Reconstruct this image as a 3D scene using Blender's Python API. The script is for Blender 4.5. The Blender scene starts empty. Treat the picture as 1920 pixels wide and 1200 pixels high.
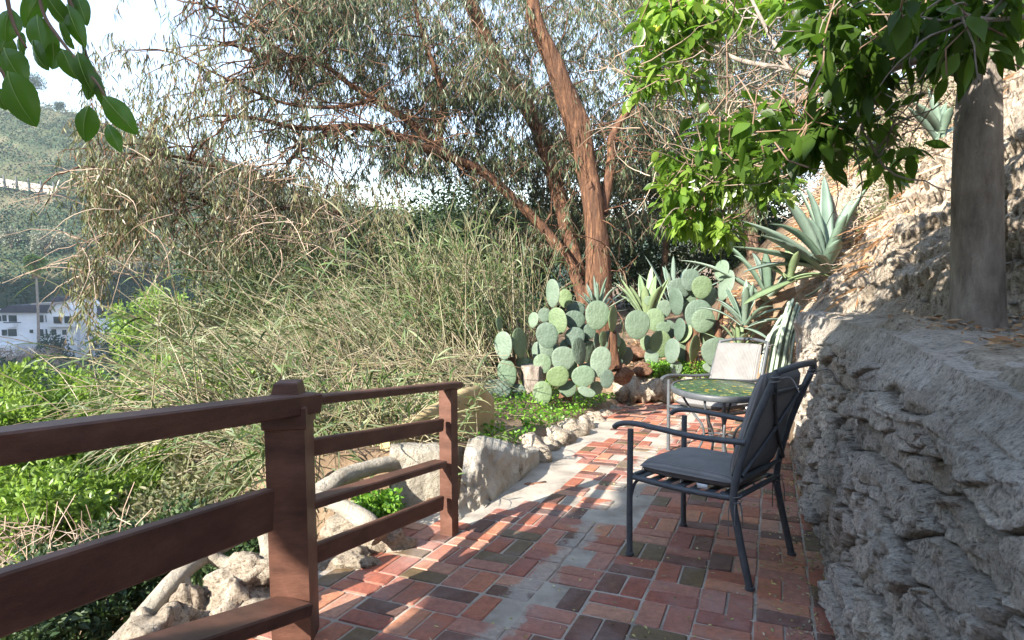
import bpy, math, random
import numpy as np
from math import sin, cos, tan, atan, atan2, radians as R, pi
from mathutils import Matrix, Vector
random.seed(7); rng = np.random.default_rng(11)
sc = bpy.context.scene
# ------------------------------------------------------------- camera, sky, sun, exposure
FPX = 1140.0; PIT = atan(100/1140); CH = 1.5
cd = bpy.data.cameras.new('camera'); cam = bpy.data.objects.new('camera', cd); sc.collection.objects.link(cam)
cam.location = (0, 0, CH); cam.rotation_euler = (pi/2-PIT, 0, 0)
cd.sensor_width = 36; cd.lens = FPX/1920*36; cd.clip_start = .05; cd.clip_end = 2000
sc.camera = cam
AZ, EL = R(42), R(30)                      # shadows run to azimuth AZ, sun stands EL high behind the camera
sc.world = bpy.data.worlds.new('World'); sc.world.use_nodes = True
wn = sc.world.node_tree; sky = wn.nodes.new('ShaderNodeTexSky'); sky.sky_type = 'NISHITA'; sky.sun_disc = False
sky.sun_elevation = EL; sky.sun_rotation = AZ+pi; sky.air_density = 1.0; sky.dust_density = .1; sky.ozone_density = 2.2
bg = wn.nodes['Background']; bg.inputs[1].default_value = .15; tint = wn.nodes.new('ShaderNodeMix'); tint.data_type = 'RGBA'; tint.blend_type = 'MULTIPLY'; tint.inputs[0].default_value = 1; tint.inputs[7].default_value = (1.24, 1.02, .87, 1)
wn.links.new(sky.outputs[0], tint.inputs[6]); wn.links.new(tint.outputs[2], bg.inputs[0])
sl = bpy.data.lights.new('sun', 'SUN'); sl.energy = 5.0; sl.angle = R(.5); sl.color = (1, .93, .82)
so = bpy.data.objects.new('sun', sl); sc.collection.objects.link(so)
so.rotation_euler = Vector((-sin(AZ)*cos(EL), -cos(AZ)*cos(EL), sin(EL))).to_track_quat('Z', 'Y').to_euler()
sc.view_settings.view_transform = 'Standard'; sc.view_settings.look = 'None'; sc.view_settings.gamma = 1
sc.view_settings.exposure = 1.9
sc.cycles.max_bounces = 6; sc.cycles.transparent_max_bounces = 4

# ------------------------------------------------------------- geometry helpers
def ray(x, y):
    u = (x-960)/FPX; v = (600-y)/FPX
    return u, cos(PIT)+v*sin(PIT), -sin(PIT)+v*cos(PIT)
def at(x, y, Y):
    d = ray(x, y); t = Y/d[1]; return np.array((d[0]*t, Y, CH+d[2]*t))
def atc(x, y, c):                              # point of that line of sight in the vertical plane X-.43Y=c
    d = ray(x, y); t = c/(d[0]-.43*d[1]); return np.array((d[0]*t, d[1]*t, CH+d[2]*t))
SL, Z0 = .0805, .254
def zp(Y): return Z0-SL*np.clip(Y, -6, 8.6)
def G(x, y):
    d = ray(x, y); t = (CH-Z0)/(-d[2]-SL*d[1]); return np.array((d[0]*t, d[1]*t, CH+d[2]*t))
def px2m(px, Y): return px*Y/FPX
def _h(ix, iy, iz):
    n = (ix.astype(np.int64)*374761393 + iy.astype(np.int64)*668265263 + iz.astype(np.int64)*2147483647 + 1013904223) & 0xffffffff
    n = ((n ^ (n >> 13))*1274126177) & 0xffffffff
    return ((n ^ (n >> 16)) & 0xffff)/65535.0
def vn(p):
    p = np.asarray(p, float); i = np.floor(p).astype(np.int64); f = p-i; f = f*f*(3-2*f); r = 0
    for a in (0, 1):
        for b in (0, 1):
            for c in (0, 1):
                w = (f[..., 0] if a else 1-f[..., 0])*(f[..., 1] if b else 1-f[..., 1])*(f[..., 2] if c else 1-f[..., 2])
                r = r+w*_h(i[..., 0]+a, i[..., 1]+b, i[..., 2]+c)
    return r*2-1
def fbm(p, o=4):
    p = np.asarray(p, float); r = 0; a = 1; s = 0
    for k in range(o): r = r+a*vn(p*2**k+k*17.3); s += a; a *= .5
    return r/s
def cells(u, v, sd):
    """cracked-cell pattern: cell id hash, distance to the crack, offsets from the cell centre"""
    iu, iv = np.floor(u).astype(int), np.floor(v).astype(int); z0 = iu*0+sd; F1 = np.full(u.shape, 9.); F2 = F1.copy(); H = F1*0; DU = F1*0; DV = F1*0
    for a in (-1, 0, 1):
        for b_ in (-1, 0, 1):
            cu_, cv_ = iu+a, iv+b_; du = u-(cu_+.5+.9*(_h(cu_, cv_, z0)-.5)); dv = v-(cv_+.5+.9*(_h(cu_, cv_, z0+3)-.5)); d = np.abs(du)**1.6+np.abs(dv)**1.6
            n = d < F1; F2 = np.where(n, F1, np.minimum(F2, d)); H = np.where(n, _h(cu_, cv_, z0+7), H); DU = np.where(n, du, DU); DV = np.where(n, dv, DV); F1 = np.where(n, d, F1)
    return H, F2-F1, DU, DV
def crag(s_, z_, x_=0):
    """outward relief of broken layered rock, metres"""
    q = p3(s_, z_, x_); wu = .26*fbm(q*2.2, 3); wv_ = .085*fbm(q*2.6+4, 4)
    h, e, du, dv = cells((s_+wu)*2.1, (z_+.14*s_+wv_)*8.5, 1); h2, e2, du2, dv2 = cells((s_+wu*.5)*6.5, (z_+.14*s_+wv_*.7)*19, 2)
    t1 = (np.modf(h*17.3)[0]-.5); t2 = (np.modf(h*31.7)[0]-.5); D = .075*h**1.3+.07*t1*du+.05*(t2+.2)*dv-.045*(1-sstep(.0, .14, e))
    global CRAG; CRAG = (h, np.modf(h2*7.7)[0], 1-np.maximum(sstep(.0, .13, e)*sstep(0, .10, e2+.06), 0))
    D += .030*h2+.03*(np.modf(h2*13.1)[0]-.5)*dv2-.014*(1-sstep(0, .14, e2))+.05*fbm(q*1.7+2, 3)+.018*fbm(q*19, 4)+.007*fbm(q*60+5, 2)
    return D
def p3(x, y, z): return np.stack(np.broadcast_arrays(x, y, z), -1)
def nz(v): return v/np.maximum(np.linalg.norm(v, axis=-1, keepdims=True), 1e-9)
def sstep(a, b, x): t = np.clip((x-a)/(b-a), 0, 1); return t*t*(3-2*t)

class Buf:
    def __init__(s): s.V = []; s.F = []; s.n = 0; s.M = []
    def add(s, V, F, m=0):
        V = np.asarray(V, float).reshape(-1, 3); F = np.asarray(F, int)
        s.V.append(V); s.F.append(F+s.n); s.M.append(np.full(len(F), m)); s.n += len(V); return s
    def build(s, name, mats, parent=None, smooth=True, loc=None):
        V = np.concatenate(s.V); me = bpy.data.meshes.new(name)
        if loc is not None: V = V-np.asarray(loc)
        me.vertices.add(len(V)); me.vertices.foreach_set('co', V.astype(np.float32).ravel())
        tot = np.concatenate([np.full(len(f), f.shape[1]) for f in s.F]); idx = np.concatenate([f.ravel() for f in s.F])
        me.loops.add(len(idx)); me.loops.foreach_set('vertex_index', idx.astype(np.int32))
        me.polygons.add(len(tot)); st = np.concatenate([[0], np.cumsum(tot)[:-1]])
        me.polygons.foreach_set('loop_start', st.astype(np.int32)); me.polygons.foreach_set('loop_total', tot.astype(np.int32))
        me.polygons.foreach_set('material_index', np.concatenate(s.M).astype(np.int32))
        me.polygons.foreach_set('use_smooth', np.full(len(tot), smooth))
        for m in (mats if isinstance(mats, (list, tuple)) else [mats]): me.materials.append(m)
        me.update(calc_edges=True); me.validate()
        o = bpy.data.objects.new(name, me); sc.collection.objects.link(o)
        if parent: o.parent = parent
        if loc is not None: o.location = tuple(loc)
        return o
def tag(o, label=None, cat=None, group=None, kind=None):
    if label: o['label'] = label
    if cat: o['category'] = cat
    if group: o['group'] = group
    if kind: o['kind'] = kind
    return o
def thing(name, label, cat, loc=(0, 0, 0), group=None, rz=0):
    o = bpy.data.objects.new(name, None); sc.collection.objects.link(o); o.location = tuple(loc); o.rotation_euler = (0, 0, rz)
    o.empty_display_size = .1
    return tag(o, label, cat, group)
def under(o, par):                              # parent keeping world coordinates of geometry built in world space
    o.parent = par; o.location = Vector(o.location)-par.location; return o
def gridf(nu, nv, wrap=False):
    i = np.arange(nu-1)[:, None]; j = np.arange(nv if wrap else nv-1)[None]; j2 = (j+1) % nv
    return np.stack([i*nv+j, (i+1)*nv+j, (i+1)*nv+j2, i*nv+j2], -1).reshape(-1, 4)
def tubes(b, P, r, sides=3, m=0, caps=False):   # P (N,k,3), r (k,) or (N,k)
    P = np.asarray(P, float)
    if P.ndim == 2: P = P[None]
    N, k, _ = P.shape; r = np.broadcast_to(np.asarray(r, float), (N, k))
    d = np.gradient(P, axis=1); d = nz(d)
    m0 = nz(P[:, -1]-P[:, 0]); ref = np.where(np.abs(m0[:, 2:3]) > .8, np.array([[1., .13, 0]]), np.array([[0, .1, 1.]]))
    a = nz(np.cross(d, ref[:, None])); c = np.cross(d, a)
    th = np.arange(sides)*2*pi/sides
    V = P[:, :, None]+r[..., None, None]*(a[:, :, None]*np.cos(th)[:, None]+c[:, :, None]*np.sin(th)[:, None])
    F = gridf(k, sides, True)[None]+(np.arange(N)*k*sides)[:, None, None]
    b.add(V, F.reshape(-1, 4), m)
    if caps:
        V2 = V.reshape(N, k, sides, 3)
        for n in range(N):
            for e in (0, -1): b.add(V2[n, e], [list(range(sides))[::(1 if e else -1)]], m)
    return b
def blades(b, P, D, L, W, prof, droop=.3, side=None, fold=0, m=0, twist=.0):
    P = np.asarray(P, float); N = len(P); D = nz(D); L = np.broadcast_to(L, N)[:, None, None]; W = np.broadcast_to(W, N)[:, None]
    k = len(prof); t = np.linspace(0, 1, k)[None, :, None]; droop = np.broadcast_to(droop, N)[:, None, None]
    C = P[:, None]+D[:, None]*L*t-np.array([0, 0, 1.])*droop*L*t*t
    if side is None: side = nz(np.cross(D, rng.normal(size=(N, 3))))
    w = W*np.asarray(prof)[None]
    s = side[:, None]*w[..., None]/2
    if fold:
        n = np.cross(side, D)[:, None]*(w*fold/2)[..., None]
        V = np.stack([C-s+n, C, C+s+n], 2); c = 3
    else: V = np.stack([C-s, C+s], 2); c = 2
    F = gridf(k, c)[None]+(np.arange(N)*k*c)[:, None, None]
    b.add(V, F.reshape(-1, 4), m); return b
def spread(n, dirv, amt):
    return nz(np.asarray(dirv, float)+rng.normal(size=(n, 3))*amt)
def box(b, c, s, rot=None, bev=.0, m=0):
    x, y, z = np.array(s)/2; e = min(bev, x*.9, y*.9, z*.9)
    V = []; 
    for zz, ins in ((-z, e), (-z+e, 0), (z-e, 0), (z, e)) if e > 0 else ((-z, 0), (z, 0)):
        xx, yy = x-ins, y-ins
        V += [(-xx, -yy, zz), (xx, -yy, zz), (xx, yy, zz), (-xx, yy, zz)]
    V = np.array(V)
    if rot is not None: V = V@np.array(rot).T
    n = len(V)//4; F = [[3, 2, 1, 0], [n*4-4, n*4-3, n*4-2, n*4-1]]
    for k in range(n-1):
        for j in range(4): F.append([k*4+j, k*4+(j+1) % 4, k*4+4+(j+1) % 4, k*4+4+j])
    b.add(V+np.array(c), F, m); return b
def beam(b, A, B, w, h, bev=.006, m=0):          # plank from A to B, w wide sideways, h tall
    A = np.array(A, float); B = np.array(B, float); d = B-A; L = np.linalg.norm(d); ex = d/L
    ey = nz(np.cross([0, 0, 1.], ex)); ez = np.cross(ex, ey)
    return box(b, (A+B)/2, (L, w, h), np.stack([ex, ey, ez], 1), bev, m)
def sphere(nu=14, nv=20):
    th = np.linspace(0, pi, nu)[:, None]; ph = np.arange(nv)[None]*2*pi/nv
    V = p3(np.sin(th)*np.cos(ph), np.sin(th)*np.sin(ph), np.cos(th)*np.ones_like(ph)).reshape(-1, 3)
    return V, gridf(nu, nv, True)[:, ::-1]
SPH = sphere()
SPL = sphere(22, 32)
def rockmesh(b, c, s, seed=0, rough=.35, rz=0, m=0, big=False):
    V, F = SPL if big else SPH; q = V+seed*7.7
    V = V*(1+rough*fbm(q*1.6, 4)[:, None])
    k = np.max(np.abs(V), 1, keepdims=True); V = V*(1-.25*(np.linalg.norm(V, axis=1, keepdims=True)-k))
    V = V*np.array(s)/2; cs, sn = cos(rz), sin(rz)
    V = V@np.array([[cs, sn, 0], [-sn, cs, 0], [0, 0, 1]]); b.add(V+np.array(c), F, m); return b

# ------------------------------------------------------------- materials
def srgb(h):
    h = h.lstrip('#'); o = []
    for i in (0, 2, 4):
        c = int(h[i:i+2], 16)/255; o.append(c/12.92 if c <= .04045 else ((c+.055)/1.055)**2.4)
    return tuple(o)+(1,)
def newmat(name):
    m = bpy.data.materials.new(name); m.use_nodes = True; nt = m.node_tree; return m, nt, nt.nodes, nt.links, nt.nodes['Principled BSDF']
def ramp(nt, cols, src=None, interp='LINEAR', pos=None):
    r = nt.nodes.new('ShaderNodeValToRGB'); e = r.color_ramp.elements; r.color_ramp.interpolation = interp
    while len(e) < len(cols): e.new(.5)
    for i, c in enumerate(cols):
        e[i].position = pos[i] if pos else i/max(1, len(cols)-(0 if interp == 'CONSTANT' else 1)); e[i].color = c if len(c) == 4 else (*c, 1)
    if src: nt.links.new(src, r.inputs[0])
    return r
def noise(nt, scale, det=6, rough=.6, coord=None, dist=0):
    n = nt.nodes.new('ShaderNodeTexNoise'); n.inputs['Scale'].default_value = scale; n.inputs['Detail'].default_value = det
    n.inputs['Roughness'].default_value = rough; n.inputs['Distortion'].default_value = dist
    if coord is None:
        tc = nt.nodes.new('ShaderNodeNewGeometry'); coord = tc.outputs['Position']
    nt.links.new(coord, n.inputs['Vector']); return n
def mix(nt, a, b, f, mode='MIX'):
    x = nt.nodes.new('ShaderNodeMix'); x.data_type = 'RGBA'; x.blend_type = mode
    for s, v in ((6, a), (7, b), (0, f)):
        if hasattr(v, 'is_output'): nt.links.new(v, x.inputs[s])
        else: x.inputs[s].default_value = v
    return x.outputs[2]
def bump(nt, h, st, dist=.02, nrm=None):
    b = nt.nodes.new('ShaderNodeBump'); b.inputs['Strength'].default_value = st; b.inputs['Distance'].default_value = dist
    nt.links.new(h, b.inputs['Height'])
    if nrm: nt.links.new(nrm, b.inputs['Normal'])
    return b.outputs[0]
def leafmat(name, cols, trans=.35, rough=.5, var=1.5, spec=.4):
    m, nt, N, L, P = newmat(name); g = N.new('ShaderNodeNewGeometry')
    r = ramp(nt, cols, g.outputs['Random Per Island'])
    n = noise(nt, var, 3); r2 = ramp(nt, [(.62, .62, .62), (1.25, 1.25, 1.25)], n.outputs[0], pos=[.3, .7])
    col = mix(nt, r.outputs[0], r2.outputs[0], 1.0, 'MULTIPLY')
    L.new(col, P.inputs['Base Color']); P.inputs['Roughness'].default_value = rough; P.inputs['Specular IOR Level'].default_value = spec
    if trans:
        t = N.new('ShaderNodeBsdfTranslucent'); L.new(mix(nt, col, (1.15, 1.25, .7, 1), 1.0, 'MULTIPLY'), t.inputs[0])
        x = N.new('ShaderNodeMixShader'); x.inputs[0].default_value = trans; L.new(P.outputs[0], x.inputs[1]); L.new(t.outputs[0], x.inputs[2])
        L.new(x.outputs[0], N['Material Output'].inputs[0])
    return m
def solid(name, cols, scale=8, rough=.7, bst=.3, bsc=None, bdist=.01, metal=0, stretch=None, spec=.4, obj=False, pos=None):
    m, nt, N, L, P = newmat(name)
    if obj: tc = N.new('ShaderNodeTexCoord'); co = tc.outputs['Object']
    else: tc = N.new('ShaderNodeNewGeometry'); co = tc.outputs['Position']
    if stretch:
        mp = N.new('ShaderNodeMapping'); mp.inputs['Scale'].default_value = stretch; L.new(co, mp.inputs[0]); co = mp.outputs[0]
    n = noise(nt, scale, 8, .65, co); r = ramp(nt, cols, n.outputs[0], pos=pos or list(np.linspace(.3, .7, len(cols))))
    L.new(r.outputs[0], P.inputs['Base Color']); P.inputs['Roughness'].default_value = rough; P.inputs['Metallic'].default_value = metal
    P.inputs['Specular IOR Level'].default_value = spec
    if bst:
        n2 = noise(nt, bsc or scale*4, 8, .7, co); L.new(bump(nt, n2.outputs[0], bst, bdist), P.inputs['Normal'])
    return m
def rockmat(name, dark, mid, light, scale=5, att=False):
    m, nt, N, L, P = newmat(name)
    n1 = noise(nt, scale, 10, .72); n6 = noise(nt, 31, 5, .6); n2 = noise(nt, scale*14, 6, .75); n3 = noise(nt, 1.3, 4, .5)
    r1 = ramp(nt, [dark, mid, light], n1.outputs[0], pos=[.32, .5, .68])
    r2 = ramp(nt, [(.42, .40, .38), (1.0, 1.0, 1.0), (1.35, 1.35, 1.35)], n2.outputs[0], pos=[.34, .46, .64])
    r3 = ramp(nt, [(.78, .76, .72), (1.08, 1.04, 1.0)], n3.outputs[0], pos=[.35, .65])
    col = mix(nt, mix(nt, r1.outputs[0], r2.outputs[0], 1., 'MULTIPLY'), r3.outputs[0], 1.0, 'MULTIPLY')
    r6 = ramp(nt, [(.40, .37, .34), (1, 1, 1), (1.12, 1.12, 1.12)], n6.outputs[0], pos=[.33, .45, .7]); col = mix(nt, col, r6.outputs[0], .9, 'MULTIPLY')
    if att:
        ta, ga = N.new('ShaderNodeAttribute'), N.new('ShaderNodeAttribute'); ta.attribute_name = 'stone_tone'; ga.attribute_name = 'joint_dirt'
        rt_ = ramp(nt, [(.80, .76, .70), (1.0, .98, .95), (.88, .87, .87), (1.15, 1.13, 1.08)], ta.outputs['Fac']); col = mix(nt, col, rt_.outputs[0], 1.0, 'MULTIPLY')
        gm = ramp(nt, [(0, 0, 0), (.7, .7, .7)], ga.outputs['Fac'], pos=[.42, 1]); col = mix(nt, col, (.13, .10, .07, 1), gm.outputs[0])
    L.new(col, P.inputs['Base Color']); P.inputs['Roughness'].default_value = .92; P.inputs['Specular IOR Level'].default_value = .2
    v = N.new('ShaderNodeTexVoronoi'); v.inputs['Scale'].default_value = scale*6; g = N.new('ShaderNodeNewGeometry'); L.new(g.outputs['Position'], v.inputs['Vector'])
    nb = bump(nt, n1.outputs[0], .8, .06); nb = bump(nt, v.outputs[0], .5, .03, nb); nb = bump(nt, n6.outputs[0], .9, .035, nb); nb = bump(nt, n2.outputs[0], 1.0, .03, nb)
    L.new(nb, P.inputs['Normal']); return m
M = {}
M['stone'] = rockmat('grey_stone', (.22, .19, .165), (.46, .42, .375), (.66, .62, .56), 7); M['rock'] = rockmat('rock', (.50, .455, .40), (.76, .71, .65), (.88, .85, .80), 7, True)
M['slope'] = rockmat('slope_rock', (.42, .35, .28), (.64, .56, .47), (.80, .73, .63), 5, True); M['rocklit'] = rockmat('pale_rock', (.34, .28, .22), (.56, .49, .40), (.72, .65, .55))
M['rockbrown'] = rockmat('brown_rock', (.10, .06, .04), (.26, .15, .10), (.40, .27, .19))
M['mortar'] = solid('mortar', [(.22, .19, .155), (.38, .335, .28), (.52, .46, .38)], 3.5, .85, .5, 40)
M['white'] = solid('whitewash', [(.34, .27, .19), (.50, .45, .37), (.62, .59, .53)], 4, .9, 1.0, 16, .05)
M['concrete'] = solid('concrete', [(.26, .22, .17), (.40, .36, .29), (.48, .43, .36)], 6, .9, 1.0, 22, .04)
M['ochre'] = solid('ochre_stucco', [(.34, .25, .12), (.46, .36, .20)], 5, .9, .4, 40)
M['paint'] = solid('brown_paint', [(.062, .027, .018), (.105, .046, .030), (.145, .068, .047)], 5, .5, .5, 60, .004, stretch=(1, 1, 3))
M['metal'] = solid('charcoal_metal', [(.055, .062, .070), (.095, .104, .115)], 20, .45, .12, 120, .002, obj=True)
M['soil'] = solid('soil', [(.10, .065, .04), (.21, .145, .09), (.30, .22, .15)], 6, .95, .8, 40, .03)
M['bark'] = solid('eucalyptus_bark', [(.045, .025, .016), (.11, .052, .028), (.27, .14, .075)], 4.5, .85, .9, 7, .05, stretch=(3, 3, .5))
M['twig'] = solid('twig', [(.17, .10, .07), (.28, .19, .13)], 4, .9, 0)
M['palebark'] = solid('smooth_bark', [(.15, .12, .10), (.33, .28, .235), (.50, .43, .37)], 5, .85, 1.0, 30, .025, stretch=(2.2, 2.2, .8))
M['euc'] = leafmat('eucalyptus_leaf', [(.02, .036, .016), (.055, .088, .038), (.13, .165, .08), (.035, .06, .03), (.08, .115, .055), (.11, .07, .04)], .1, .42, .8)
M['euclit'] = leafmat('sunlit_eucalyptus_leaf', [(.04, .055, .02), (.10, .13, .045), (.17, .19, .08), (.20, .11, .06), (.07, .10, .04), (.26, .25, .14), (.12, .155, .06)], .15, .45, 1.2)  # paler eucalyptus leaf for the sunlit boughs, sunlight put into the colour
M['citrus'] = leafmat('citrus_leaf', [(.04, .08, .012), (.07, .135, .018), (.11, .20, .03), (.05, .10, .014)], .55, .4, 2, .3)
M['citruslit'] = leafmat('sunlit_citrus_leaf', [(.08, .17, .02), (.15, .27, .035), (.25, .37, .06), (.12, .22, .03)], .45, .35, 2, .5)  # lighter copy of the citrus leaf, sunlight painted into its colour
M['shrub'] = leafmat('bright_shrub_leaf', [(.09, .17, .025), (.19, .31, .05), (.32, .44, .10), (.12, .19, .04), (.24, .34, .08)], .4, .4, 1.5)
M['scrub'] = leafmat('scrub_leaf', [(.08, .10, .04), (.15, .17, .08), (.24, .22, .13), (.12, .12, .06)], .25, .6, 1.5)
M['dark'] = leafmat('dark_leaf', [(.02, .045, .018), (.045, .085, .03), (.08, .12, .05)], .2, .5, .7)
M['reedleaf'] = leafmat('reed_leaf', [(.035, .07, .02), (.09, .15, .045), (.19, .26, .11), (.24, .22, .13), (.04, .08, .025), (.13, .20, .07), (.28, .33, .19), (.07, .11, .04)], .35, .5, 1.4)
M['cane'] = leafmat('reed_cane', [(.13, .10, .055), (.30, .24, .15), (.13, .16, .06), (.38, .33, .23), (.18, .15, .09)], 0, .5, 1.5)
M['straw'] = leafmat('straw', [(.26, .13, .06), (.42, .23, .11), (.52, .36, .22), (.33, .19, .10)], .1, .7, 2)
M['brush'] = leafmat('dry_twig', [(.20, .14, .10), (.38, .28, .21), (.50, .40, .31)], 0, .8, 1.2)
M['cover'] = leafmat('ground_cover_leaf', [(.06, .16, .015), (.13, .30, .03), (.24, .42, .05)], .35, .4, 3)
M['litter'] = leafmat('fallen_leaf', [(.25, .20, .10), (.50, .48, .38), (.60, .52, .20), (.30, .36, .14)], .1, .7, 3)
M['flower'] = leafmat('blossom', [(.7, .7, .6), (.85, .85, .8)], .3, .5, 3)

def chips(m):                                    # grain and small worn chips in the paint
    nt = m.node_tree; P = nt.nodes['Principled BSDF']; src = P.inputs['Base Color'].links[0].from_socket
    n = noise(nt, 55, 5, .75); k = ramp(nt, [(0, 0, 0), (1, 1, 1)], n.outputs[0], pos=[.70, .74]); n2 = noise(nt, 2.5, 6, .7, dist=1); k2 = ramp(nt, [(.75,)*3, (1.2,)*3], n2.outputs[0], pos=[.35, .65])
    nt.links.new(mix(nt, mix(nt, src, k2.outputs[0], 1., 'MULTIPLY'), (.30, .24, .19, 1), k.outputs[0]), P.inputs['Base Color'])
chips(M['paint'])
# ------------------------------------------------------------- terrain
def ctop(Y): return np.interp(Y, [-1, 1.2, 3, 6.4], [.66, .57, .5, .27])
def cbot(Y): return np.interp(Y, [-1, 3, 6.4], [.36, .33, .25])
def ztop(Y): return np.interp(Y, [-1, 1.2, 3, 6.4], [1.22, 1.235, 1.24, 1.05])
def bedz(Y, c=-9): return (.28-.1*(np.clip(Y, 3.9, 9)-4))-.17*sstep(4.2, 5.0, Y)*sstep(-3.0, -2.1, c)
def T(X, Y, det=True):
    X, Y = np.broadcast_arrays(np.asarray(X, float), np.asarray(Y, float)); c = X-.43*Y
    base = zp(Y)-.035
    far = sstep(8.45, 8.6, Y); base = base*(1-far)+far*(-.02+.02*(Y-8.6))
    bed = sstep(-2.05, -2.15, c)*sstep(3.75, 3.95, Y); base = base*(1-bed)+np.where(Y > 8.5, np.maximum(base, bedz(Y, c)), bedz(Y, c))*bed
    # left: the canyon side falls away
    cl = np.interp(Y, [-4, 3.5, 4.0, 8, 14, 30], [-2.3, -2.3, -3.3, -3.8, -6.5, -9])
    t = np.maximum(cl-c, 0); vf = -17.5+1.2*fbm(p3(X*.05, Y*.05, 0), 3)
    z = np.maximum(base-.15*sstep(0, .3, t)-.62*t-.012*t*t*0, vf)
    # right: terrace above the wall, then hillside
    w = 1-sstep(6.35, 6.6, Y)
    ct = ctop(Y); s0 = np.interp(Y, [0, 3, 4.5, 6.3], [1.2, 1.0, .55, .05]); mm = np.interp(Y, [0, 3, 5, 6.3, 30], [2.0, 1.9, 1.4, 1.2, .75])
    up = np.where(c < ct+.05, base+(ztop(Y)-.1-base)*sstep(ct-.10, ct+.02, c), ztop(Y)-.04+np.maximum(c-ct-s0, 0)*mm)
    cs = np.interp(Y, [6.4, 8, 8.6, 20], [.05, -.3, -1.0, -2.2])
    r = np.maximum(c-cs, 0); up2 = base+np.minimum(r*1.5, 1.3)+np.maximum(r-.87, 0)*mm
    rise = up*w+up2*(1-w); rise = np.minimum(rise, 4.5+(rise-4.5)*.35)
    z = np.where(c > -2.6, np.maximum(z, rise), z)
    if det:
        q = p3(X, Y, z); rough = np.where(c > .4, .16, .05)+.5*sstep(3, 30, t)
        flat = (c > -2.3) & (c < cbot(Y)+.1) & (Y < 8.7)
        z = z+np.where(flat, 0, rough*fbm(q*1.7, 5))
        if X.size > 20000: z = z+np.where((c > .55) & (Y < 14), (crag(Y*.8, z*.8+X*.3)-.08)*1.5*sstep(ct+.2, ct+.9, c), 0)
    return z
def axis(*seg): return np.unique(np.concatenate([np.arange(a, b, s) for a, b, s in seg]))
ax = axis((-90, -20, 2), (-20, -6, .5), (-6, -3.2, .15), (-3.2, 9, .06), (9, 16, .3), (16, 60, 2.5))
ay = axis((-3, -.4, .3), (-.4, 12, .06), (12, 20, .2), (20, 50, 1), (50, 150, 3))
XX, YY = np.meshgrid(ax, ay, indexing='ij'); ZZ = T(XX, YY)
V = p3(XX, YY, ZZ).reshape(-1, 3); F = gridf(len(ax), len(ay))
fc = V[F].mean(1); cc = fc[:, 0]-.43*fc[:, 1]; isr = (cc > .3) & (fc[:, 1] < 13)
b = Buf().add(V, F[~isr]); tag(b.build('ground', M['soil']), kind='structure')
b = Buf().add(V, F[isr]); tag(b.build('hillside_slope', M['rocklit']), kind='structure')

cg = np.arange(.62, 4.2, .022); yg = np.arange(1.2, 9.2, .022); CG, YG = np.meshgrid(cg, yg, indexing='ij'); cG = CG+ctop(YG)-.5; XG = cG+.43*YG; ZG = T(XG, YG, False)
DG = crag(YG*.75+2, ZG*.75+XG*.25)*1.7; tG, gG = CRAG[0]*.5+CRAG[1]*.5, CRAG[2]; s0G = np.interp(YG, [0, 3, 4.5, 6.3], [1.2, 1.0, .55, .05]); ed = sstep(-.05, .25, cG-ctop(YG)-s0G)
DG = DG*ed-.04*(1-ed)+.02*fbm(p3(XG*6, YG*6, ZG*6), 3)
o = Buf().add(p3(XG-DG*.75, YG-DG*.25, ZG+DG*.55+.0), gridf(len(cg), len(yg))).build('hillside_rock', M['slope'], smooth=False); tag(o, kind='structure'); HS = (o, tG, gG*ed)

# mortar bed and bricks of the path
E1 = nz(np.array([.43, 1.])); E2 = np.array([E1[1], -E1[0]])
cu = np.linspace(-2.2, .42, 90); yu = np.linspace(-1, 8.5, 300); CU, YU = np.meshgrid(cu, yu, indexing='ij')
XM = CU+.43*YU; VM = p3(XM, YU, zp(YU)+.0115+.003*fbm(p3(XM*2, YU*2, 0), 3))
pav = Buf().add(VM, gridf(90, 300)); tag(pav.build('path', M['mortar']), kind='structure')
def nobrick(x, y):
    c = x-.43*y; n = float(fbm(np.array([[x*1.3, y*1.3, 3.]]), 2)[0])
    if c < -2.1 or c > .36 or y > 8.45 or y < -.6: return True
    if abs(c+1.0+.12*n) < .07: return True
    if 3.5 < y < 7 and c < -1.66+.25*n+.25*max(0, 1-abs(y-4.3)/1.0): return True
    if 3.9 < y < 5.4 and -1.35 < c < -1.16+.2*n: return True
    if 3.5 < y < 4.4 and -1.0 < c < -.80+.15*n: return True
    return False
b = Buf(); S = .222
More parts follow.
